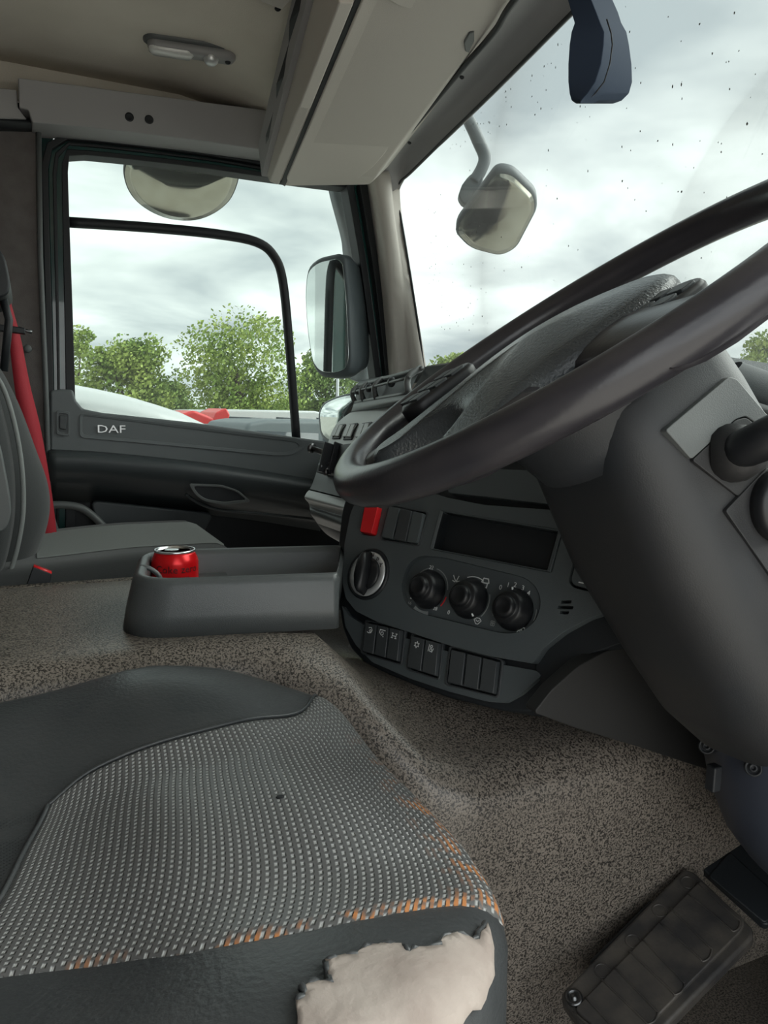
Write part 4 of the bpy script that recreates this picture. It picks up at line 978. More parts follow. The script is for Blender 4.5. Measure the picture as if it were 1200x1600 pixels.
# instrument hood and right-hand dash
def hood_ring(y, pts): return [V((x, y, z)) for x, z in pts]
hz = [(.60, -.12), (.62, .04), (.66, .075), (.72, .09), (.82, .07), (.93, .04), (.98, -.02), (.98, -.2), (.7, -.25)]
strip('driver_dash', [(1060, 545, 1.05, 1400, 600, .85), (1080, 575, .95, 1400, 620, .80), (1130, 570, .88, 1400, 640, .72), (1160, 566, .83, 1420, 660, .68), (1140, 590, .80, 1420, 690, .66), (1120, 620, .80, 1400, 720, .66), (1130, 680, .84, 1400, 760, .70), (1150, 760, .86, 1400, 800, .72)], 'plastic', nx=10)
strip('trim_groove', [(1128, 612, .788, 1420, 700, .65), (1124, 620, .780, 1420, 712, .645), (1127, 630, .788, 1420, 722, .65)], 'plastic_mid', nx=8)
o = strip('lower_knee_panel', [(850, 1075, 1.02, 1250, 1000, .9), (880, 1030, 1.03, 1250, 960, .92), (930, 980, 1.04, 1250, 900, .94)], 'plastic_black')
# footwell side panel under the console
side = [(834, 1114), (862, 1078), (905, 1040), (950, 1016), (1005, 1008), (1060, 1010), (1150, 1100), (1150, 1215), (1090, 1198), (1000, 1168), (900, 1138)]
prism('footwell_panel', rpoly([PY(u, v, .65) for u, v in side], .006), V((0, .02, 0)), mat('knee_plastic', (.016, .016, .016), .6, bump=.2, bscale=700), ds, bevel=.003)
place(ds, (.8, 1.0, -.3))

# phone bracket in the open slot
br = thing('phone_bracket', 'black clamp bracket with metal screws in the open dash slot', 'bracket')
bp_ = PD(520, 715, 1.36)
bx = (PD(540, 712, 1.25)-PD(500, 718, 1.48)).normalized(); bz = V((0, 0, 1))
for u0 in (512, 527):
    box('clamp_arm', PD(u0, 716, 1.34), bx*.004, V((-.012, 0, .004)), V((.006, 0, .026)), 'plastic_black', br, bevel=.002)
tube('clamp_screw', [PD(486, 700, 1.38), PD(500, 705, 1.37), PD(514, 710, 1.36)], [.005, .0055, .007], 'steel', br, n=10)
lathe('screw_head', PD(487, 700, 1.38), PD(486, 700, 1.38)-PD(500, 705, 1.37), [(.009, -.003), (.009, .003), (.005, .005), (.0001, .005)], 'steel', br, n=14)
for u, v in ((496, 728), (503, 738)): lathe('clamp_nut', PD(u+8, v, 1.34), V((-1, -.2, 0)), [(.006, 0), (.006, .006), (.0001, .007)], 'steel', br, n=8)
tube('clip_wire', cr_spline([PD(506, 722, 1.35), PD(502, 730, 1.35), PD(508, 734, 1.34), PD(516, 728, 1.34), PD(514, 722, 1.34)], 4), .003, 'steel', br, n=6)
place(br, bp_)

# storage tray and can ----------------------------------------------------------------
ZB = -.277; ZT = -.195
ty = thing('storage_tray', 'dark grey open plastic storage tray with cup holders on the engine cover', 'tray')
nl = PZ(188, 975, ZB); 
def trect(z, px): return [PZ(u, v, z) for u, v in px]
ang = math.atan2(-.045, .25)
Ft = Fr(V((.0975, .925, ZB)), (math.cos(ang), math.sin(ang), 0), (-math.sin(ang), math.cos(ang), 0))
# local: a along the tray (forward), b across, c up
def tring(a0, a1, b0, b1, r, c, n=6):
    out = []
    for cx, cy, q in ((a1+(.040 if a1 > .2 else 0)-.01, b1-.01, 0), (a0+r, b1-r, 90), (a0+r, b0+r, 180), (a1-.01, b0+.01, 270)):
        rr_ = .01 if q in (0, 270) else r
        for k in range(n+1):
            t = rad(q+90*k/n); out.append(Ft.pt(cx+rr_*math.cos(t), cy+rr_*math.sin(t), c))
    return out
tr = [tring(-.012, .258, .0, .225, .055, 0), tring(-.008, .258, .003, .222, .055, .026), tring(.000, .258, .006, .219, .052, .060),
      tring(.004, .258, .009, .216, .050, .068), tring(.010, .258, .014, .211, .046, .071), tring(.016, .258, .020, .205, .042, .068),
      tring(.018, .263, .022, .203, .040, .060), tring(.02, .260, .024, .200, .038, .010)]
loft('tray_shell', tr, 'tray', ty)
ih = prism('cup_holder_insert', tring(.019, .125, .023, .201, .040, .036), V((0, 0, -.006)), 'tray', ty, bevel=0)
canc = PZ(273, 905, -.232); canc = V((.186, 1.048, 0))
ca, cb = (canc-Ft.O).dot(Ft.x), (canc-Ft.O).dot(Ft.y)
cb = max(cb, .07)
def cyl(a, b, r): return lathe('cutter', Ft.pt(a, b, .03), V((0, 0, 1)), [(r, 0), (r, .08)], None, None, n=32)
tag(ty)
canp = PZ(273, 858, -.197+.0)
ca, cb = (canp-Ft.O).dot(Ft.x), (canp-Ft.O).dot(Ft.y)
cut(ih, [cyl(ca, cb, .037), cyl(ca-.028, cb+.085 if cb < .1 else cb-.085, .03)], bevel=.0015)
prism('divider', [Ft.pt(.125, .023, .03), Ft.pt(.125, .201, .03), Ft.pt(.125, .201, .004), Ft.pt(.125, .023, .004)], Ft.x*.006, 'tray', ty, bevel=.001)
tube('holder_rib', cr_spline([Ft.pt(.008, .10, .069), Ft.pt(.02, .10, .066), Ft.pt(.032, .10, .055), Ft.pt(.036, .10, .036)], 5), .0032, 'tray', ty, n=8)
place(ty, Ft.pt(.13, .1, 0))
cn = thing('soda_can', 'red soda can with silver lid standing in the tray cup holder', 'can')
cz = canp.z; cb_ = V((canp.x, canp.y, cz-.085)); R_ = .0325
lathe('can_body', cb_, V((0, 0, 1)), [(.020, 0), (.026, .001), (.031, .007), (R_, .012), (R_, .068), (.0315, .073), (.0285, .079), (.0275, .0815)], 'can_red', cn, n=40)
lid = lathe('lid', cb_, V((0, 0, 1)), [(.0275, .0815), (.0285, .0828), (.0285, .085), (.0272, .0855), (.0262, .0845), (.0255, .081), (.0001, .081)], 'alu', cn, n=40)
tabp = [V((cb_.x-.004+.010*math.cos(t), cb_.y+.007*math.sin(t), cb_.z+.0835)) for t in [2*PI*k/14 for k in range(14)]]
prism('ring_pull', tabp, V((0, 0, .0015)), 'alu', cn, bevel=.0004)
def on_can(me_o, zc, a0, r=R_+.0004):
    for v in me_o.data.vertices:
        x, y = v.co.x, v.co.z; a = a0+x/r; d = V((math.cos(a), math.sin(a), 0)); v.co = V((cb_.x, cb_.y, cb_.z+zc+y))+d*(r+v.co.y*0)
fa = math.atan2(-cb_.y, -cb_.x)
o = text('lettering', 'Coke zero', V((0, 0, 0)), (1, 0, 0), (0, 0, 1), .0145, 'ink', cn, ext=0); 
for v in o.data.vertices: v.co.z *= 1.0
on_can(o, .061, fa+.10, R_+.0003)
for i, (s, z, da) in enumerate((('ZERO SUGAR', .050, .25), ('NUTRITION 330ml', .044, .25), ('INGREDIENTS', .044, -.55), ('CARBONATED WATER', .038, -.5))):
    o = text('lettering', s, V((0, 0, 0)), (1, 0, 0), (0, 0, 1), .004, 'ink', cn, ext=0); on_can(o, z, fa+da)
place(cn, cb_)
# __SEATS__
# driver's seat ------------------------------------------------------------------------
dsx = thing('driver_seat', "driver's seat with worn woven cushion and torn black leatherette corner", 'seat')
X0, X1, Y0, Y1 = -.30, .292, .258, .815
RN, RFR = .215, .12
def edge_d(x, y):
    # rounded-rect distance to outline, front corners rounder
    r = RN if y < .5 else RFR
    px_, py_ = x, y
    cx_ = X1-r; cyn = Y0+r; cyf = Y1-r
    d = min(X1+.012*0-px_, py_-Y0, Y1-py_, px_-X0)
    if px_ > cx_ and py_ < cyn: d = min(d, r-math.hypot(px_-cx_, py_-cyn))
    if px_ > cx_ and py_ > cyf: d = min(d, r-math.hypot(px_-cx_, py_-cyf))
    return d
def sm(a, b, x): t = max(0, min(1, (x-a)/(b-a))); return t*t*(3-2*t)
def HS(x, y):
    z = -.317
    z += .040*sm(.60, .76, y)*(1-.6*sm(.08, .26, x))           # far bolster
    z += .020*(1-sm(.32, .44, y))                      # near bolster
    z += .012*sm(.0, .12, x)*(1-sm(.16, .27, x))       # thigh swell
    z += .010*math.exp(-((x-.16)**2+(y-.52)**2)/.01)
    z -= .012*(1-sm(-.1, .08, x))
    z += .0012*math.sin(x*46+y*9)*sm(.3, .5, y)*sm(.7, .6, y)
    d = max(0, edge_d(x, y)); r = .030
    if d < r: z -= r-math.sqrt(max(0, r*r-(r-d)**2))
    return z
# concentric rings
def outl(k, n=96):
    a = 2*PI*k/n; return a
def seat_outline(n=100):
    pts = []
    for i in range(16): pts.append((X0+(X1-RN-X0)*i/16, Y0))
    for i in range(14): a = -90+90*i/14; pts.append((X1-RN+RN*math.cos(rad(a)), Y0+RN+RN*math.sin(rad(a))))
    for i in range(8): pts.append((X1, Y0+RN+(Y1-Y0-RN-RFR)*i/8))
    for i in range(12): a = 90*i/12; pts.append((X1-RFR+RFR*math.cos(rad(a)), Y1-RFR+RFR*math.sin(rad(a))))
    for i in range(17): pts.append((X1-RFR-(X1-RFR-X0)*i/16, Y1))
    for i in range(1, 8): pts.append((X0, Y1-(Y1-Y0)*i/8))
    return pts
OL = seat_outline(); cxs, cys = (X0+X1)/2+.03, (Y0+Y1)/2
R = []
for s in [.001, .1, .2, .3, .4, .5, .58, .66, .72, .78, .83, .87, .90, .93, .955, .975, .99, 1.0]:
    R.append([V((cxs+(x-cxs)*s, cys+(y-cys)*s, HS(cxs+(x-cxs)*s, cys+(y-cys)*s))) for x, y in OL])
for dz, s in ((.02, 1.003), (.045, 1.004), (.052, .996), (.058, 1.004), (.09, 1.006), (.12, .98), (.13, .9)):
    R.append([V((cxs+(x-cxs)*s, cys+(y-cys)*s, HS(x, y)*.3-.322*.7-.030-dz)) for x, y in OL])
loft('cushion', R, 'leather', dsx)
def on_seat(u, v, z0=-.33):
    z = z0
    for _ in range(12):
        p = PZ(u, v, z); x = min(p.x, X1-.002); y = max(p.y, Y0+.002); z = .5*z+.5*HS(x, y)
    return V((x, y, 0))
far_c = [on_seat(u, v) for u, v in [(75, 1262), (130, 1215), (200, 1180), (300, 1148), (400, 1125), (470, 1114), (520, 1112)]]
front_c = [on_seat(u, v) for u, v in [(520, 1112), (560, 1140), (600, 1175), (650, 1235), (700, 1320), (735, 1390), (752, 1425)]]
near_c = [on_seat(u, v) for u, v in [(-90, 1545), (0, 1530), (150, 1512), (300, 1490), (450, 1462), (600, 1432), (700, 1418), (752, 1425)]]
rear_c = [on_seat(u, v) for u, v in [(75, 1262), (40, 1330), (5, 1400), (-40, 1470), (-90, 1545)]]
def out_x(y):
    if y < Y0+RN: return X1-RN+math.sqrt(max(0, RN*RN-(Y0+RN-y)**2))
    if y > Y1-RFR: return X1-RFR+math.sqrt(max(0, RFR*RFR-(y-Y1+RFR)**2))
    return X1
front_c = [V((out_x(p.y)-.003, p.y, 0)) for p in front_c]
far_c[-1] = V((out_x(far_c[-1].y)-.004, far_c[-1].y, 0))
front_c[0] = far_c[-1]; near_c[-1] = front_c[-1]; rear_c[-1] = near_c[0]
cs = lambda c: cr_spline(c, 6)
rows = coons(cs(far_c), cs(near_c), cs(rear_c), cs(front_c), 90, 60)
rr2 = []
for j, row in enumerate(rows):
    r_ = []
    for i, p in enumerate(row):
        e_ = min(i, len(row)-1-i, j*1.3, (len(rows)-1-j)*1.3); r_.append(V((p.x, p.y, HS(p.x, p.y)+(-.0005 if e_ < .5 else .0022 if e_ < 1.5 else .003))))
    rr2.append(r_)
fb_ = grid('fabric_panel', rr2, 'weave', dsx, uv=True, recalc=False); fb_['label'] = 'grey woven fabric with light stitching, worn orange at the front'
seam = [V((p.x, p.y, HS(p.x, p.y)+.002)) for p in cs(far_c)]+[]
tube('seam_piping', seam, .0016, 'leather', dsx, n=6)
tube('seam_piping', [V((p.x, p.y, HS(p.x, p.y)+.002)) for p in cs(rear_c)], .0022, 'leather', dsx, n=6)
# torn foam patch
tp = [(468, 1640), (462, 1575), (478, 1566), (470, 1552), (492, 1545), (518, 1548), (512, 1528), (508, 1512), (530, 1506), (556, 1503), (572, 1490), (600, 1484), (628, 1486), (640, 1500), (652, 1492), (688, 1488), (694, 1474), (712, 1468), (738, 1478), (746, 1474), (757, 1452), (766, 1490), (766, 1530), (752, 1568), (720, 1600), (690, 1640)]
P2 = [on_seat(u, v) for u, v in tp]
dense = []
rnd = random.Random(3)
for i, p in enumerate(P2):
    q = P2[(i+1) % len(P2)]
    for k in range(3): dense.append(p.lerp(q, k/3)+V((rnd.uniform(-1, 1), rnd.uniform(-1, 1), 0))*.0008*(k > 0))
bm = bmesh.new(); vv = [bm.verts.new((p.x, p.y, 0)) for p in dense]; bm.faces.new(vv)
bmesh.ops.triangulate(bm, faces=bm.faces[:])
for _ in range(3): bmesh.ops.subdivide_edges(bm, edges=[e for e in bm.edges if e.calc_length() > .006], cuts=1, use_grid_fill=True); bmesh.ops.triangulate(bm, faces=[f for f in bm.faces if len(f.verts) > 4])
for v in bm.verts: v.co.z = HS(v.co.x, v.co.y)+.0018+.0006*noise.noise(v.co*60)
me = bpy.data.meshes.new('torn_foam'); bmesh.ops.recalc_face_normals(bm, faces=bm.faces); bm.to_mesh(me); bm.free()
o = link('torn_foam', me, 'foam', dsx); o['label'] = 'pale foam bared by the torn cover'
k_ = o.modifiers.new('t', 'SOLIDIFY'); k_.thickness = .003; k_.offset = -1
te = []
for i, p in enumerate(dense[3:64]): te.append(V((p.x, p.y+.0006, HS(p.x, p.y)+.0034+.0012*math.sin(i*1.7))))
tube('torn_edge', te, [.0013+.0008*abs(math.sin(i*2.3)) for i in range(len(te))], 'leather', dsx, n=6)
# hole in the cloth
hp_ = on_seat(438, 1251); lathe('cloth_hole', V((hp_.x, hp_.y, HS(hp_.x, hp_.y)+.0028)), V((0, 0, 1)), [(.0035, 0), (.003, .0006), (.0001, .0005)], 'rubber', dsx, n=9)
# perforated rear leather panel
pp = [on_seat(u, v) for u, v in [(0, 1260), (70, 1255), (40, 1325), (0, 1395), (-80, 1400), (-80, 1290)]]
vs = []; fs = []
for i in range(26):
    for j in range(26):
        u = -40+i*4.6; v = 1262+j*5.2+(i % 2)*2.6
        if u > 66-(v-1262)*.55 or v > 1392: continue
        p = on_seat(u, v); z = HS(p.x, p.y)+.0005; b = len(vs)
        for k in range(5): vs.append(V((p.x+.0006*math.cos(k*1.257), p.y+.0006*math.sin(k*1.257), z)))
        fs.append(list(range(b, b+5)))
o = mesh('perforations', vs, fs, 'rubber', dsx, False, recalc=False); o['kind'] = 'stuff'
# seat base pan and pedestal
box('seat_pan', V((-.03, .53, -.50)), V((.24, 0, 0)), V((0, .20, 0)), V((0, 0, .035)), 'plastic_black', dsx, bevel=.02)
loft('suspension_bellows', [[V((-.05+a*s, .53+b*s, z)) for a, b in rrect(.40, .34, .05)] for z, s in [(-.535, .95), (-.57, 1.0), (-.60, .9), (-.64, 1.0), (-.67, .9), (-.71, 1.0), (-.74, .9), (FLOOR, 1.05)]], 'rubber', dsx)
place(dsx, (0, .53, FLOOR))

# passenger seat -------------------------------------------------------------------------
ps = thing('passenger_seat', 'black cloth passenger seat with grey ribbed panel beside the door', 'seat')
def HP(x, y):
    z = -.272+.012*sm(-.05, .2, x)
    dx_ = .36-x; dy_ = min(y-1.36, 1.84-y)
    r = .05
    for d in (dx_, dy_):
        d = max(0, d)
        if d < r: z -= r-math.sqrt(max(0, r*r-(r-d)**2))
    return z
gx = [-.15+.51*i/26 for i in range(27)]; gy = [1.36+.48*j/24 for j in range(25)]
top = [[V((x, y, HP(x, y))) for y in gy] for x in gx]
rim = [V((x, 1.36, HP(x, 1.36))) for x in gx]+[V((.36, y, HP(.36, y))) for y in gy[1:]]+[V((x, 1.84, HP(x, 1.84))) for x in reversed(gx[:-1])]
grid('cushion', top, 'cloth', ps)
grid('cushion_side', [rim, [p*1+V((0, 0, -.03)) for p in rim], [p+V((0, 0, -.09)) for p in rim]], 'plastic_black', ps)
# ribbed centre panel
nR = 46
for i in range(1):
    vs = []; fs = []
    for k in range(nR):
        y = 1.46+.28*k/nR
        for j in range(21):
            x = .0+.335*j/20; z = HP(x, y)
            vs += [V((x, y, HP(x, y)+.001)), V((x, y+.0022, HP(x, y)+.004)), V((x, y+.0044, HP(x, y+.0044)+.001))]
            if j:
                b = len(vs)-6; fs += [[b, b+1, b+4, b+3], [b+1, b+2, b+5, b+4]]
    o = mesh('ribbed_panel', vs, fs, 'cloth_rib', ps, recalc=False); o['kind'] = 'stuff'
# backrest: outer shape and near bolster
def bk(u, v, Y): return PY(u, v, Y)
bolF = [(-6, 560), (14, 590), (38, 640), (60, 700), (78, 750), (83, 790), (76, 830), (60, 870), (40, 900)]
ring_rows = []
F_ = cr_spline([bk(u, v, 1.52) for u, v in bolF], 4)
rings = []
for i, p in enumerate(F_):
    t = i/(len(F_)-1)
    rings.append([p, p+V((-.02, -.05, -.0)), p+V((-.07, -.085, 0)), p+V((-.20, -.09, 0)), p+V((-.20, .30, 0)), p+V((-.05, .30, 0)), p+V((-.045, .08, 0)), p+V((-.01, .04, 0))])
loft('backrest', rings, 'cloth', ps, sub=1)
nb = cr_spline([bk(u, v, 1.40) for u, v in [(-30, 560), (2, 600), (22, 660), (34, 730), (36, 800), (26, 860), (12, 905)]], 4)
loft('side_bolster', [[p, p+V((-.03, -.03, 0)), p+V((-.09, -.03, 0)), p+V((-.12, .02, 0)), p+V((-.04, .05, 0))] for p in nb], 'cloth', ps, sub=1)
tube('piping', nb, .004, 'cloth_rib', ps, n=6)
ar = cr_spline([bk(u, v, 1.34) for u, v in [(-30, 660), (-4, 690), (8, 740), (16, 790), (14, 815), (2, 830), (-20, 830)]], 5)
prism('armrest_hinge', ar[:-1], V((0, .04, 0)), 'plastic_mid', ps, bevel=.006)
hr = cr_spline([bk(u, v, 1.50) for u, v in [(-60, 380), (-10, 386), (6, 400), (14, 430), (15, 450), (8, 462), (-20, 468), (-60, 468)]], 5)
prism('headrest', hr, V((0, .22, 0)), 'plastic_black', ps, bevel=.02, seg=3)
tube('headrest_post', [bk(2, 455, 1.55), bk(14, 500, 1.55), bk(6, 580, 1.55)], .007, 'plastic_black', ps, n=8)
# buckle
q = [bk(52, 886, 1.30), bk(81, 897, 1.30), bk(74, 930, 1.30), bk(38, 926, 1.30)]
bq = prism('buckle', rpoly(q, .003), V((0, .02, 0)), 'plastic_black', ps, bevel=.002)
o = prism('buckle_button', [bk(53, 884, 1.302), bk(81, 895, 1.302), bk(80, 898, 1.302), bk(52, 887, 1.302)], V((0, .016, 0)), 'red_btn', bq, bevel=0)
box('seat_base', V((.08, 1.60, -.50)), V((.20, 0, 0)), V((0, .2, 0)), V((0, 0, .14)), 'plastic_black', ps, bevel=.02)
box('seat_foot', V((.08, 1.60, -.72)), V((.15, 0, 0)), V((0, .16, 0)), V((0, 0, .08)), 'plastic_black', ps, bevel=.01)
place(ps, (.08, 1.60, FLOOR))
# seat belt
sb = thing('seat_belt', 'red seat belt hanging beside the passenger backrest', 'belt')
def belt(c, wL, wR, name):
    l = cr_spline([PY(u-a, v, Y) for (u, v, Y), a in zip(c, wL)], 6); r = cr_spline([PY(u+a, v, Y+.012) for (u, v, Y), a in zip(c, wR)], 6)
    return grid(name, [l, [a.lerp(b, .5)+V((0, -.003, 0)) for a, b in zip(l, r)], r], 'red', sb, solid=.0015)
belt([(8, 455, 1.66), (14, 490, 1.66), (22, 530, 1.67), (34, 600, 1.68), (47, 665, 1.69), (60, 730, 1.70), (70, 790, 1.71), (78, 850, 1.72), (80, 880, 1.72)], [2, 5, 8, 12, 15, 15, 14, 18, 24], [3, 7, 10, 12, 15, 14, 13, 12, 12], 'webbing')
box('belt_guide', PY(18, 515, 1.645), V((.024, 0, -.002)), V((0, .012, 0)), V((0, 0, .006)), 'plastic_black', sb, bevel=.002)
tube('guide_pin', [PY(30, 514, 1.64), PY(42, 517, 1.64), PY(50, 519, 1.64)], [.005, .003, .004], 'steel', sb, n=8)
place(sb, PY(70, 850, 1.72))
# __WHEEL__
# steering wheel ------------------------------------------------------------------------
aW, bW = .591, .136
NW = V((-math.sin(aW)*math.cos(bW), math.sin(bW), math.cos(aW)*math.cos(bW))).normalized()
CW = V((.425, .539, .068)); W1 = V((0, 1, 0)).cross(NW).normalized(); W2 = NW.cross(W1)
FWl = Fr(CW, W1, W2); WP = FWl.pt
sw = thing('steering_wheel', 'large worn black steering wheel with grained hub pad', 'steering wheel')
RW = .225
tube('rim', [WP(RW*math.cos(t), RW*math.sin(t)) for t in [2*PI*k/96 for k in range(96)]], .0168, 'rim', sw, n=18, closed=True, upv=NW)
# hub pad: outline in wheel coordinates (a: forward, b: across to passenger)
padL = [(.075, .0), (.072, .05), (.052, .085), (.010, .100), (-.045, .098), (-.09, .088), (-.135, .092), (-.170, .096), (-.186, .080), (-.182, .062), (-.150, .040), (-.130, .015)]
padO = padL+[(a, -b) for a, b in reversed(padL[1:])]
po = cr_spline([V((a, b, 0)) for a, b in padO]+[V((*padO[0], 0))], 4)[:-1]
pc = V((-.04, 0, 0))
def padh(a, b):
    r = math.hypot(a+.03, b*.95); return .014*max(0, 1-(r/.16)**2)+.002
rings = []
for s, h in ((.97, -.022), (1.0, -.012), (1.0, -.002), (.985, .004), (.95, .008), (.9, None), (.8, None), (.65, None), (.5, None), (.35, None), (.2, None), (.05, None)):
    rr_ = []
    for p in po:
        q = pc+(p-pc)*s; hh = h if h is not None else .006+padh(q.x, q.y)*(1-s)**.35*1.05
        rr_.append(WP(q.x, q.y, hh))
    rings.append(rr_)
hb = loft('hub_pad', rings, 'pad', sw); hb['label'] = 'grained hub pad'
# spokes: four, blending rim to hub
def spoke(a0, b0, a1, b1, w0, w1, h0=-.004, h1=-.008, th=.012):
    A = V((a0, b0)); B = V((a1, b1)); t = (B-A).normalized(); q = V((-t.y, t.x)); rings = []
    for k in range(9):
        s = k/8; p = A.lerp(B, s); wd = w0+(w1-w0)*(1-math.sin(PI*min(1, s*1.0)/1)*.35 if True else 1)*s+(0); hh = h0+(h1-h0)*s
        wd = (w0*(1-s)+w1*s)*(1-.25*math.sin(PI*s))
        rings.append([WP(p.x+q.x*wd*math.cos(x), p.y+q.y*wd*math.cos(x), hh+th*math.sin(x)) for x in [2*PI*j/14 for j in range(14)]])
    return loft('spoke', rings, 'rim', sw)
spoke(-.03, .07, -.045, .222, .045, .060); spoke(-.03, -.07, -.045, -.222, .045, .060)
spoke(-.12, .07, -.192, .112, .030, .040); spoke(-.12, -.07, -.192, -.112, .030, .040)
# hub underside
lathe('hub_back', WP(-.02, 0, -.10), NW, [(.065, 0), (.072, .02), (.082, .055), (.088, .080), (.080, .090)], 'column', sw, n=40)
for sgn_ in (1, -1):
    inner_ = [(-.05, .090), (-.09, .082), (-.13, .086), (-.165, .094)]
    arc_ = [(.213*math.cos(rad(t)), .213*math.sin(rad(t))) for t in (148, 138, 128, 118, 108, 98, 90)]
    wp_ = [V((a, b, 0)) for a, b in inner_+arc_+[(.0, .15), (-.01, .095)]]
    def wy(p, h): return WP(p.x, p.y*sgn_, h)
    prism('wing', [wy(p, -.006 if i < 4 or i > 10 else -.004) for i, p in enumerate(wp_)], NW*-.012, 'rim', sw, bevel=.004)
# button clusters
def cluster(a0, a1, b0, b1, h, lab):
    base = [V((a0, b0, 0)), V((a1, b0, 0)), V((a1+.008, (b0+b1)/2, 0)), V((a1, b1, 0)), V((a0+.01, b1, 0)), V((a0-.010, (b0+b1)/2, 0))]
    q = rpoly(base, .012, 3); c = sum(q, V())/len(q)
    o = loft('button_cluster', [[WP(p.x, p.y, h-.02) for p in q], [WP(p.x, p.y, h) for p in q], [WP(c.x+(p.x-c.x)*.93, c.y+(p.y-c.y)*.93, h+.004) for p in q]], 'knob', sw); o['label'] = lab
    n = 3; st = (a1-a0-.008)/n
    for i in range(n):
        x0 = a0+.004+i*st; x1 = x0+st*.8
        for y0, y1 in ((b0+(b1-b0)*.07, b0+(b1-b0)*.46), (b0+(b1-b0)*.54, b0+(b1-b0)*.93)):
            prism('wheel_button', rpoly([WP(x0, y0, h+.003), WP(x1, y0, h+.003), WP(x1, y1, h+.003), WP(x0, y1, h+.003)], .004, 3), NW*.0035, 'plastic', o, bevel=.001)
cluster(-.100, -.022, .128, .180, .011, 'far-side button cluster'); cluster(-.035, .030, -.135, -.088, -.002, 'near-side button cluster')
place(sw, CW)

# steering column -------------------------------------------------------------------------
sc2 = thing('steering_column', 'broad charcoal steering column shroud rising from the footwell', 'column')
def cring(s, wa, wb, r, da=0, db=0):
    return [WP(a+da, b+db, -s) for a, b in rrect(wa*2, wb*2, r, 6)]
loft('column_shroud', [cring(.050, .068, .076, .04, .012), cring(.058, .074, .084, .045, .012), cring(.10, .078, .088, .045, .010), cring(.20, .088, .092, .05, .004), cring(.30, .086, .092, .055, .0), cring(.37, .084, .09, .06, -.002), cring(.42, .075, .08, .06, .0), cring(.44, .05, .055, .04, 0)], 'column', sc2)
# upper panel & combination switch on the near (driver's door) side
def nside(pts, off): return [WP(a, -.0905-off, c) for a, c in pts]
FN = Fr(WP(0, -.092, 0), W1, -NW)
def npx(u, v, off=0):
    O = WP(0, -.092-off, 0); r = ray(u, v); return r*(O.dot(W2)/r.dot(W2))
prism('upper_cover', rpoly([npx(u, v, .0008) for u, v in [(1040, 672), (1060, 655), (1140, 588), (1152, 592), (1205, 655), (1230, 690), (1215, 700), (1180, 660), (1166, 650), (1150, 655), (1081, 718)]], .003), W2*.02, 'plastic_mid', sc2, bevel=.002)
prism('switch_plate', rpoly([npx(u, v, .001) for u, v in [(1082, 719), (1150, 656), (1166, 652), (1182, 664), (1240, 740), (1154, 776)]], .003), W2*.02, 'column', sc2, bevel=.0015)
prism('ignition_plate', rpoly([npx(u, v, .003) for u, v in [(1134, 798), (1200, 730), (1260, 800), (1240, 950), (1215, 915)]], .003), W2*.02, 'column', sc2, bevel=.0015)
lathe('ignition_lock', npx(1215, 790, .003), -W2, [(.030, 0), (.030, .010), (.026, .014), (.012, .014), (.010, .008), (.0001, .008)], 'knob', sc2, n=32)
st0 = npx(1140, 708, 0); 
tube('stalk_boot', [st0+W2*.01, st0-W2*.008+V((.01, 0, 0)), st0-W2*.014+V((.02, 0, 0))], [.026, .022, .015], 'column', sc2, n=20)
tube('stalk', [st0+V((.0, 0, 0)), npx(1165, 700, .02), npx(1210, 680, .035), npx(1290, 660, .06)], [.013, .015, .0165, .018], 'knob', sc2, n=20)
# lower pedestal
ped = []
for (u, v, hw, dd) in [(1080, 1075, .12, .82), (1083, 1110, .125, .82), (1090, 1170, .125, .83), (1102, 1230, .12, .84), (1125, 1290, .11, .85), (1160, 1335, .10, .86), (1215, 1385, .08, .88)]:
    l = PD(u, v, dd); c = l+V((.906, -.423, 0))*hw
    ped.append([c+V((hw*math.cos(t)*.95, hw*math.sin(t)*.85, 0)) for t in [2*PI*k/28 for k in range(28)]])
loft('pedestal', ped, mat('pedestal_plastic', (.030, .036, .052), .45, bump=.15, bscale=700), sc2)
def pedn(u, v, d): return PD(u, v, d)
for u, v in ((1104, 1166), (1177, 1200)):
    p = PD(u, v, .74 if u > 1150 else .80); nrm = (-ray(u, v)).normalized()
    lathe('screw', p, nrm, [(.0085, -.03), (.0085, .0), (.007, .002), (.0055, -.003), (.0045, -.003), (.004, .0), (.002, .0), (.0015, -.002), (.0001, -.002)], 'rubber', sc2, n=18)
box('cable_clip', PD(1115, 1215, .79), V((.006, 0, 0)), V((0, .006, 0)), V((0, 0, .014)), 'rubber', sc2, bevel=.002)
place(sc2, (.68, .48, FLOOR))

# foot rest pedal -----------------------------------------------------------------------
pd_ = thing('foot_pedal', 'black ribbed rubber foot pedal with dried mud beside the tunnel', 'pedal')
P0 = PD(880, 1570, .86); P1 = PD(1085, 1362, .98); P2_ = PD(1172, 1450, .90)
FP = Fr(P0, P1-P0, P2_-P1)
if FP.z.dot(P0) > 0: pass
pl = lambda u, v, c=0: FP.px(u, v, c)
up_ = FP.z if FP.z.dot(P0) < 0 else -FP.z
def pplate(name, px, lift, th, m, bevel=.003, r=.006, parent=pd_):
    p = rpoly([pl(u, v)+up_*lift for u, v in px], r, 4); return prism(name, p, -up_*th, m, parent, bevel, 3)
pplate('pedal_plate', [(872, 1555), (1068, 1356), (1084, 1360), (1178, 1450), (1176, 1466), (1000, 1645), (945, 1655)], 0, .018, 'mudrubber', .005, .012)
pplate('tread_mat', [(897, 1580), (1094, 1378), (1164, 1440), (1160, 1456), (975, 1645)], .004, .006, 'mudrubber', .002, .006)
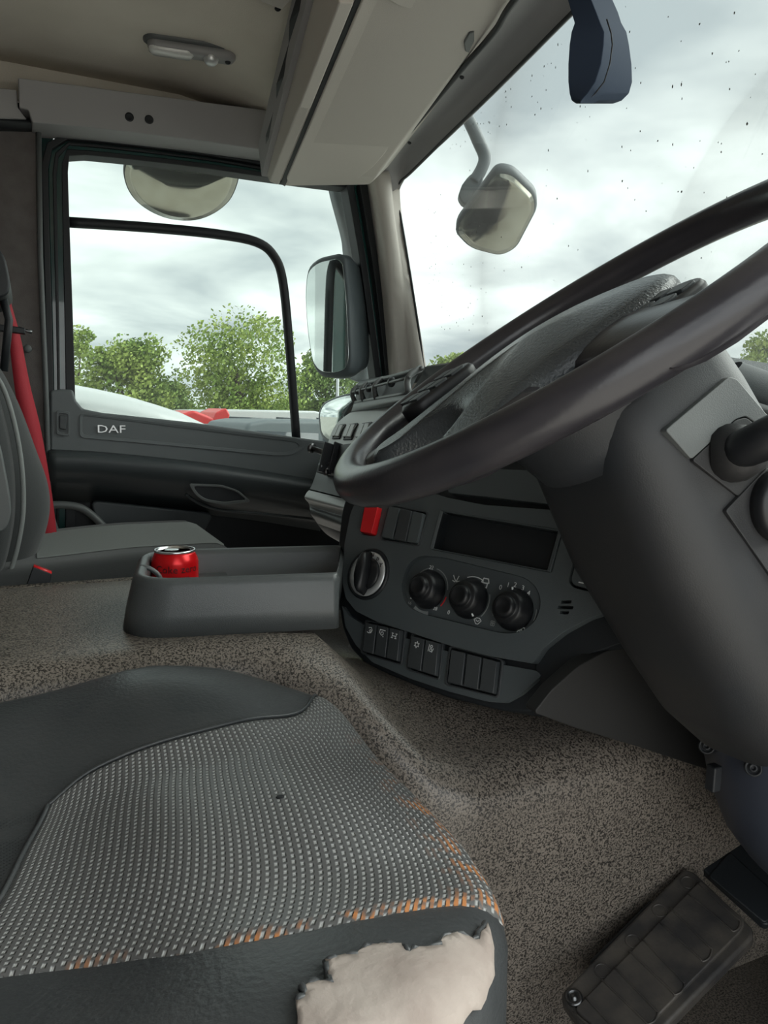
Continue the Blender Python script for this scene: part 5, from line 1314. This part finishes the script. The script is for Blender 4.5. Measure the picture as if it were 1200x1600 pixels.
# U-shaped ribs across the tread and stud rings along the dark strip
for (a, b_, c_, d) in [((1092, 1385), (1156, 1443), (1145, 1459), (1076, 1401)), ((1046, 1421), (1112, 1487), (1098, 1506), (1031, 1445)), ((1004, 1471), (1070, 1541), (1054, 1558), (983, 1489)), ((960, 1515), (1028, 1586), (1012, 1604), (940, 1534)), ((915, 1562), (975, 1628), (960, 1645), (896, 1584))]:
    a, b_, c_, d = V(a), V(b_), V(c_), V(d); t = (b_-a).normalized()
    pts = [a, b_-t*10, b_, (b_+c_)/2+t*5, c_, c_-t*10, d]
    tube('tread_rib', cr_spline([pl(q.x, q.y)+up_*.0046 for q in pts], 5), .0011, 'mudrubber', pd_, n=6)
for u, v in ((1075, 1379), (1031, 1423), (989, 1471), (941, 1517)):
    q = pl(u, v)+up_*.0004
    tube('stud_ring', [q+(FP.x*math.cos(t)+FP.y*math.sin(t))*.0085 for t in [2*PI*k/20 for k in range(20)]], .0009, 'mudrubber', pd_, n=5, closed=True)
lathe('bolt', pl(897, 1561)+up_*.001, up_, [(.010, 0), (.010, .003), (.0065, .004), (.0065, .002), (.0035, .002), (.0035, .005), (.0001, .005)], 'steel', pd_, n=20)
box('pedal_mount', (P0+P1)/2-up_*.04, FP.x*.06, FP.y*.02, FP.z*.03, 'plastic_black', pd_, bevel=.004)
place(pd_, (P0+P2_)/2)
# second pedal plate behind
p2 = thing('clutch_pedal', 'dark pedal plate higher up behind the ribbed pedal', 'pedal')
Q0 = PD(1095, 1350, 1.02); Q1 = PD(1150, 1290, 1.06); Q2 = PD(1180, 1400, .98)
FQ = Fr(Q0, Q1-Q0, Q2-Q0); uq = FQ.z if FQ.z.dot(Q0) < 0 else -FQ.z
prism('pedal_plate', rpoly([FQ.px(u, v) for u, v in [(1084, 1345), (1130, 1296), (1150, 1290), (1240, 1380), (1200, 1450)]], .01), -uq*.014, 'plastic_black', p2, bevel=.004)
prism('tread_mat', rpoly([FQ.px(u, v)+uq*.003 for u, v in [(1106, 1370), (1140, 1332), (1225, 1410), (1195, 1445)]], .006), -uq*.006, 'plastic_black', p2, bevel=.002)
place(p2, Q2)
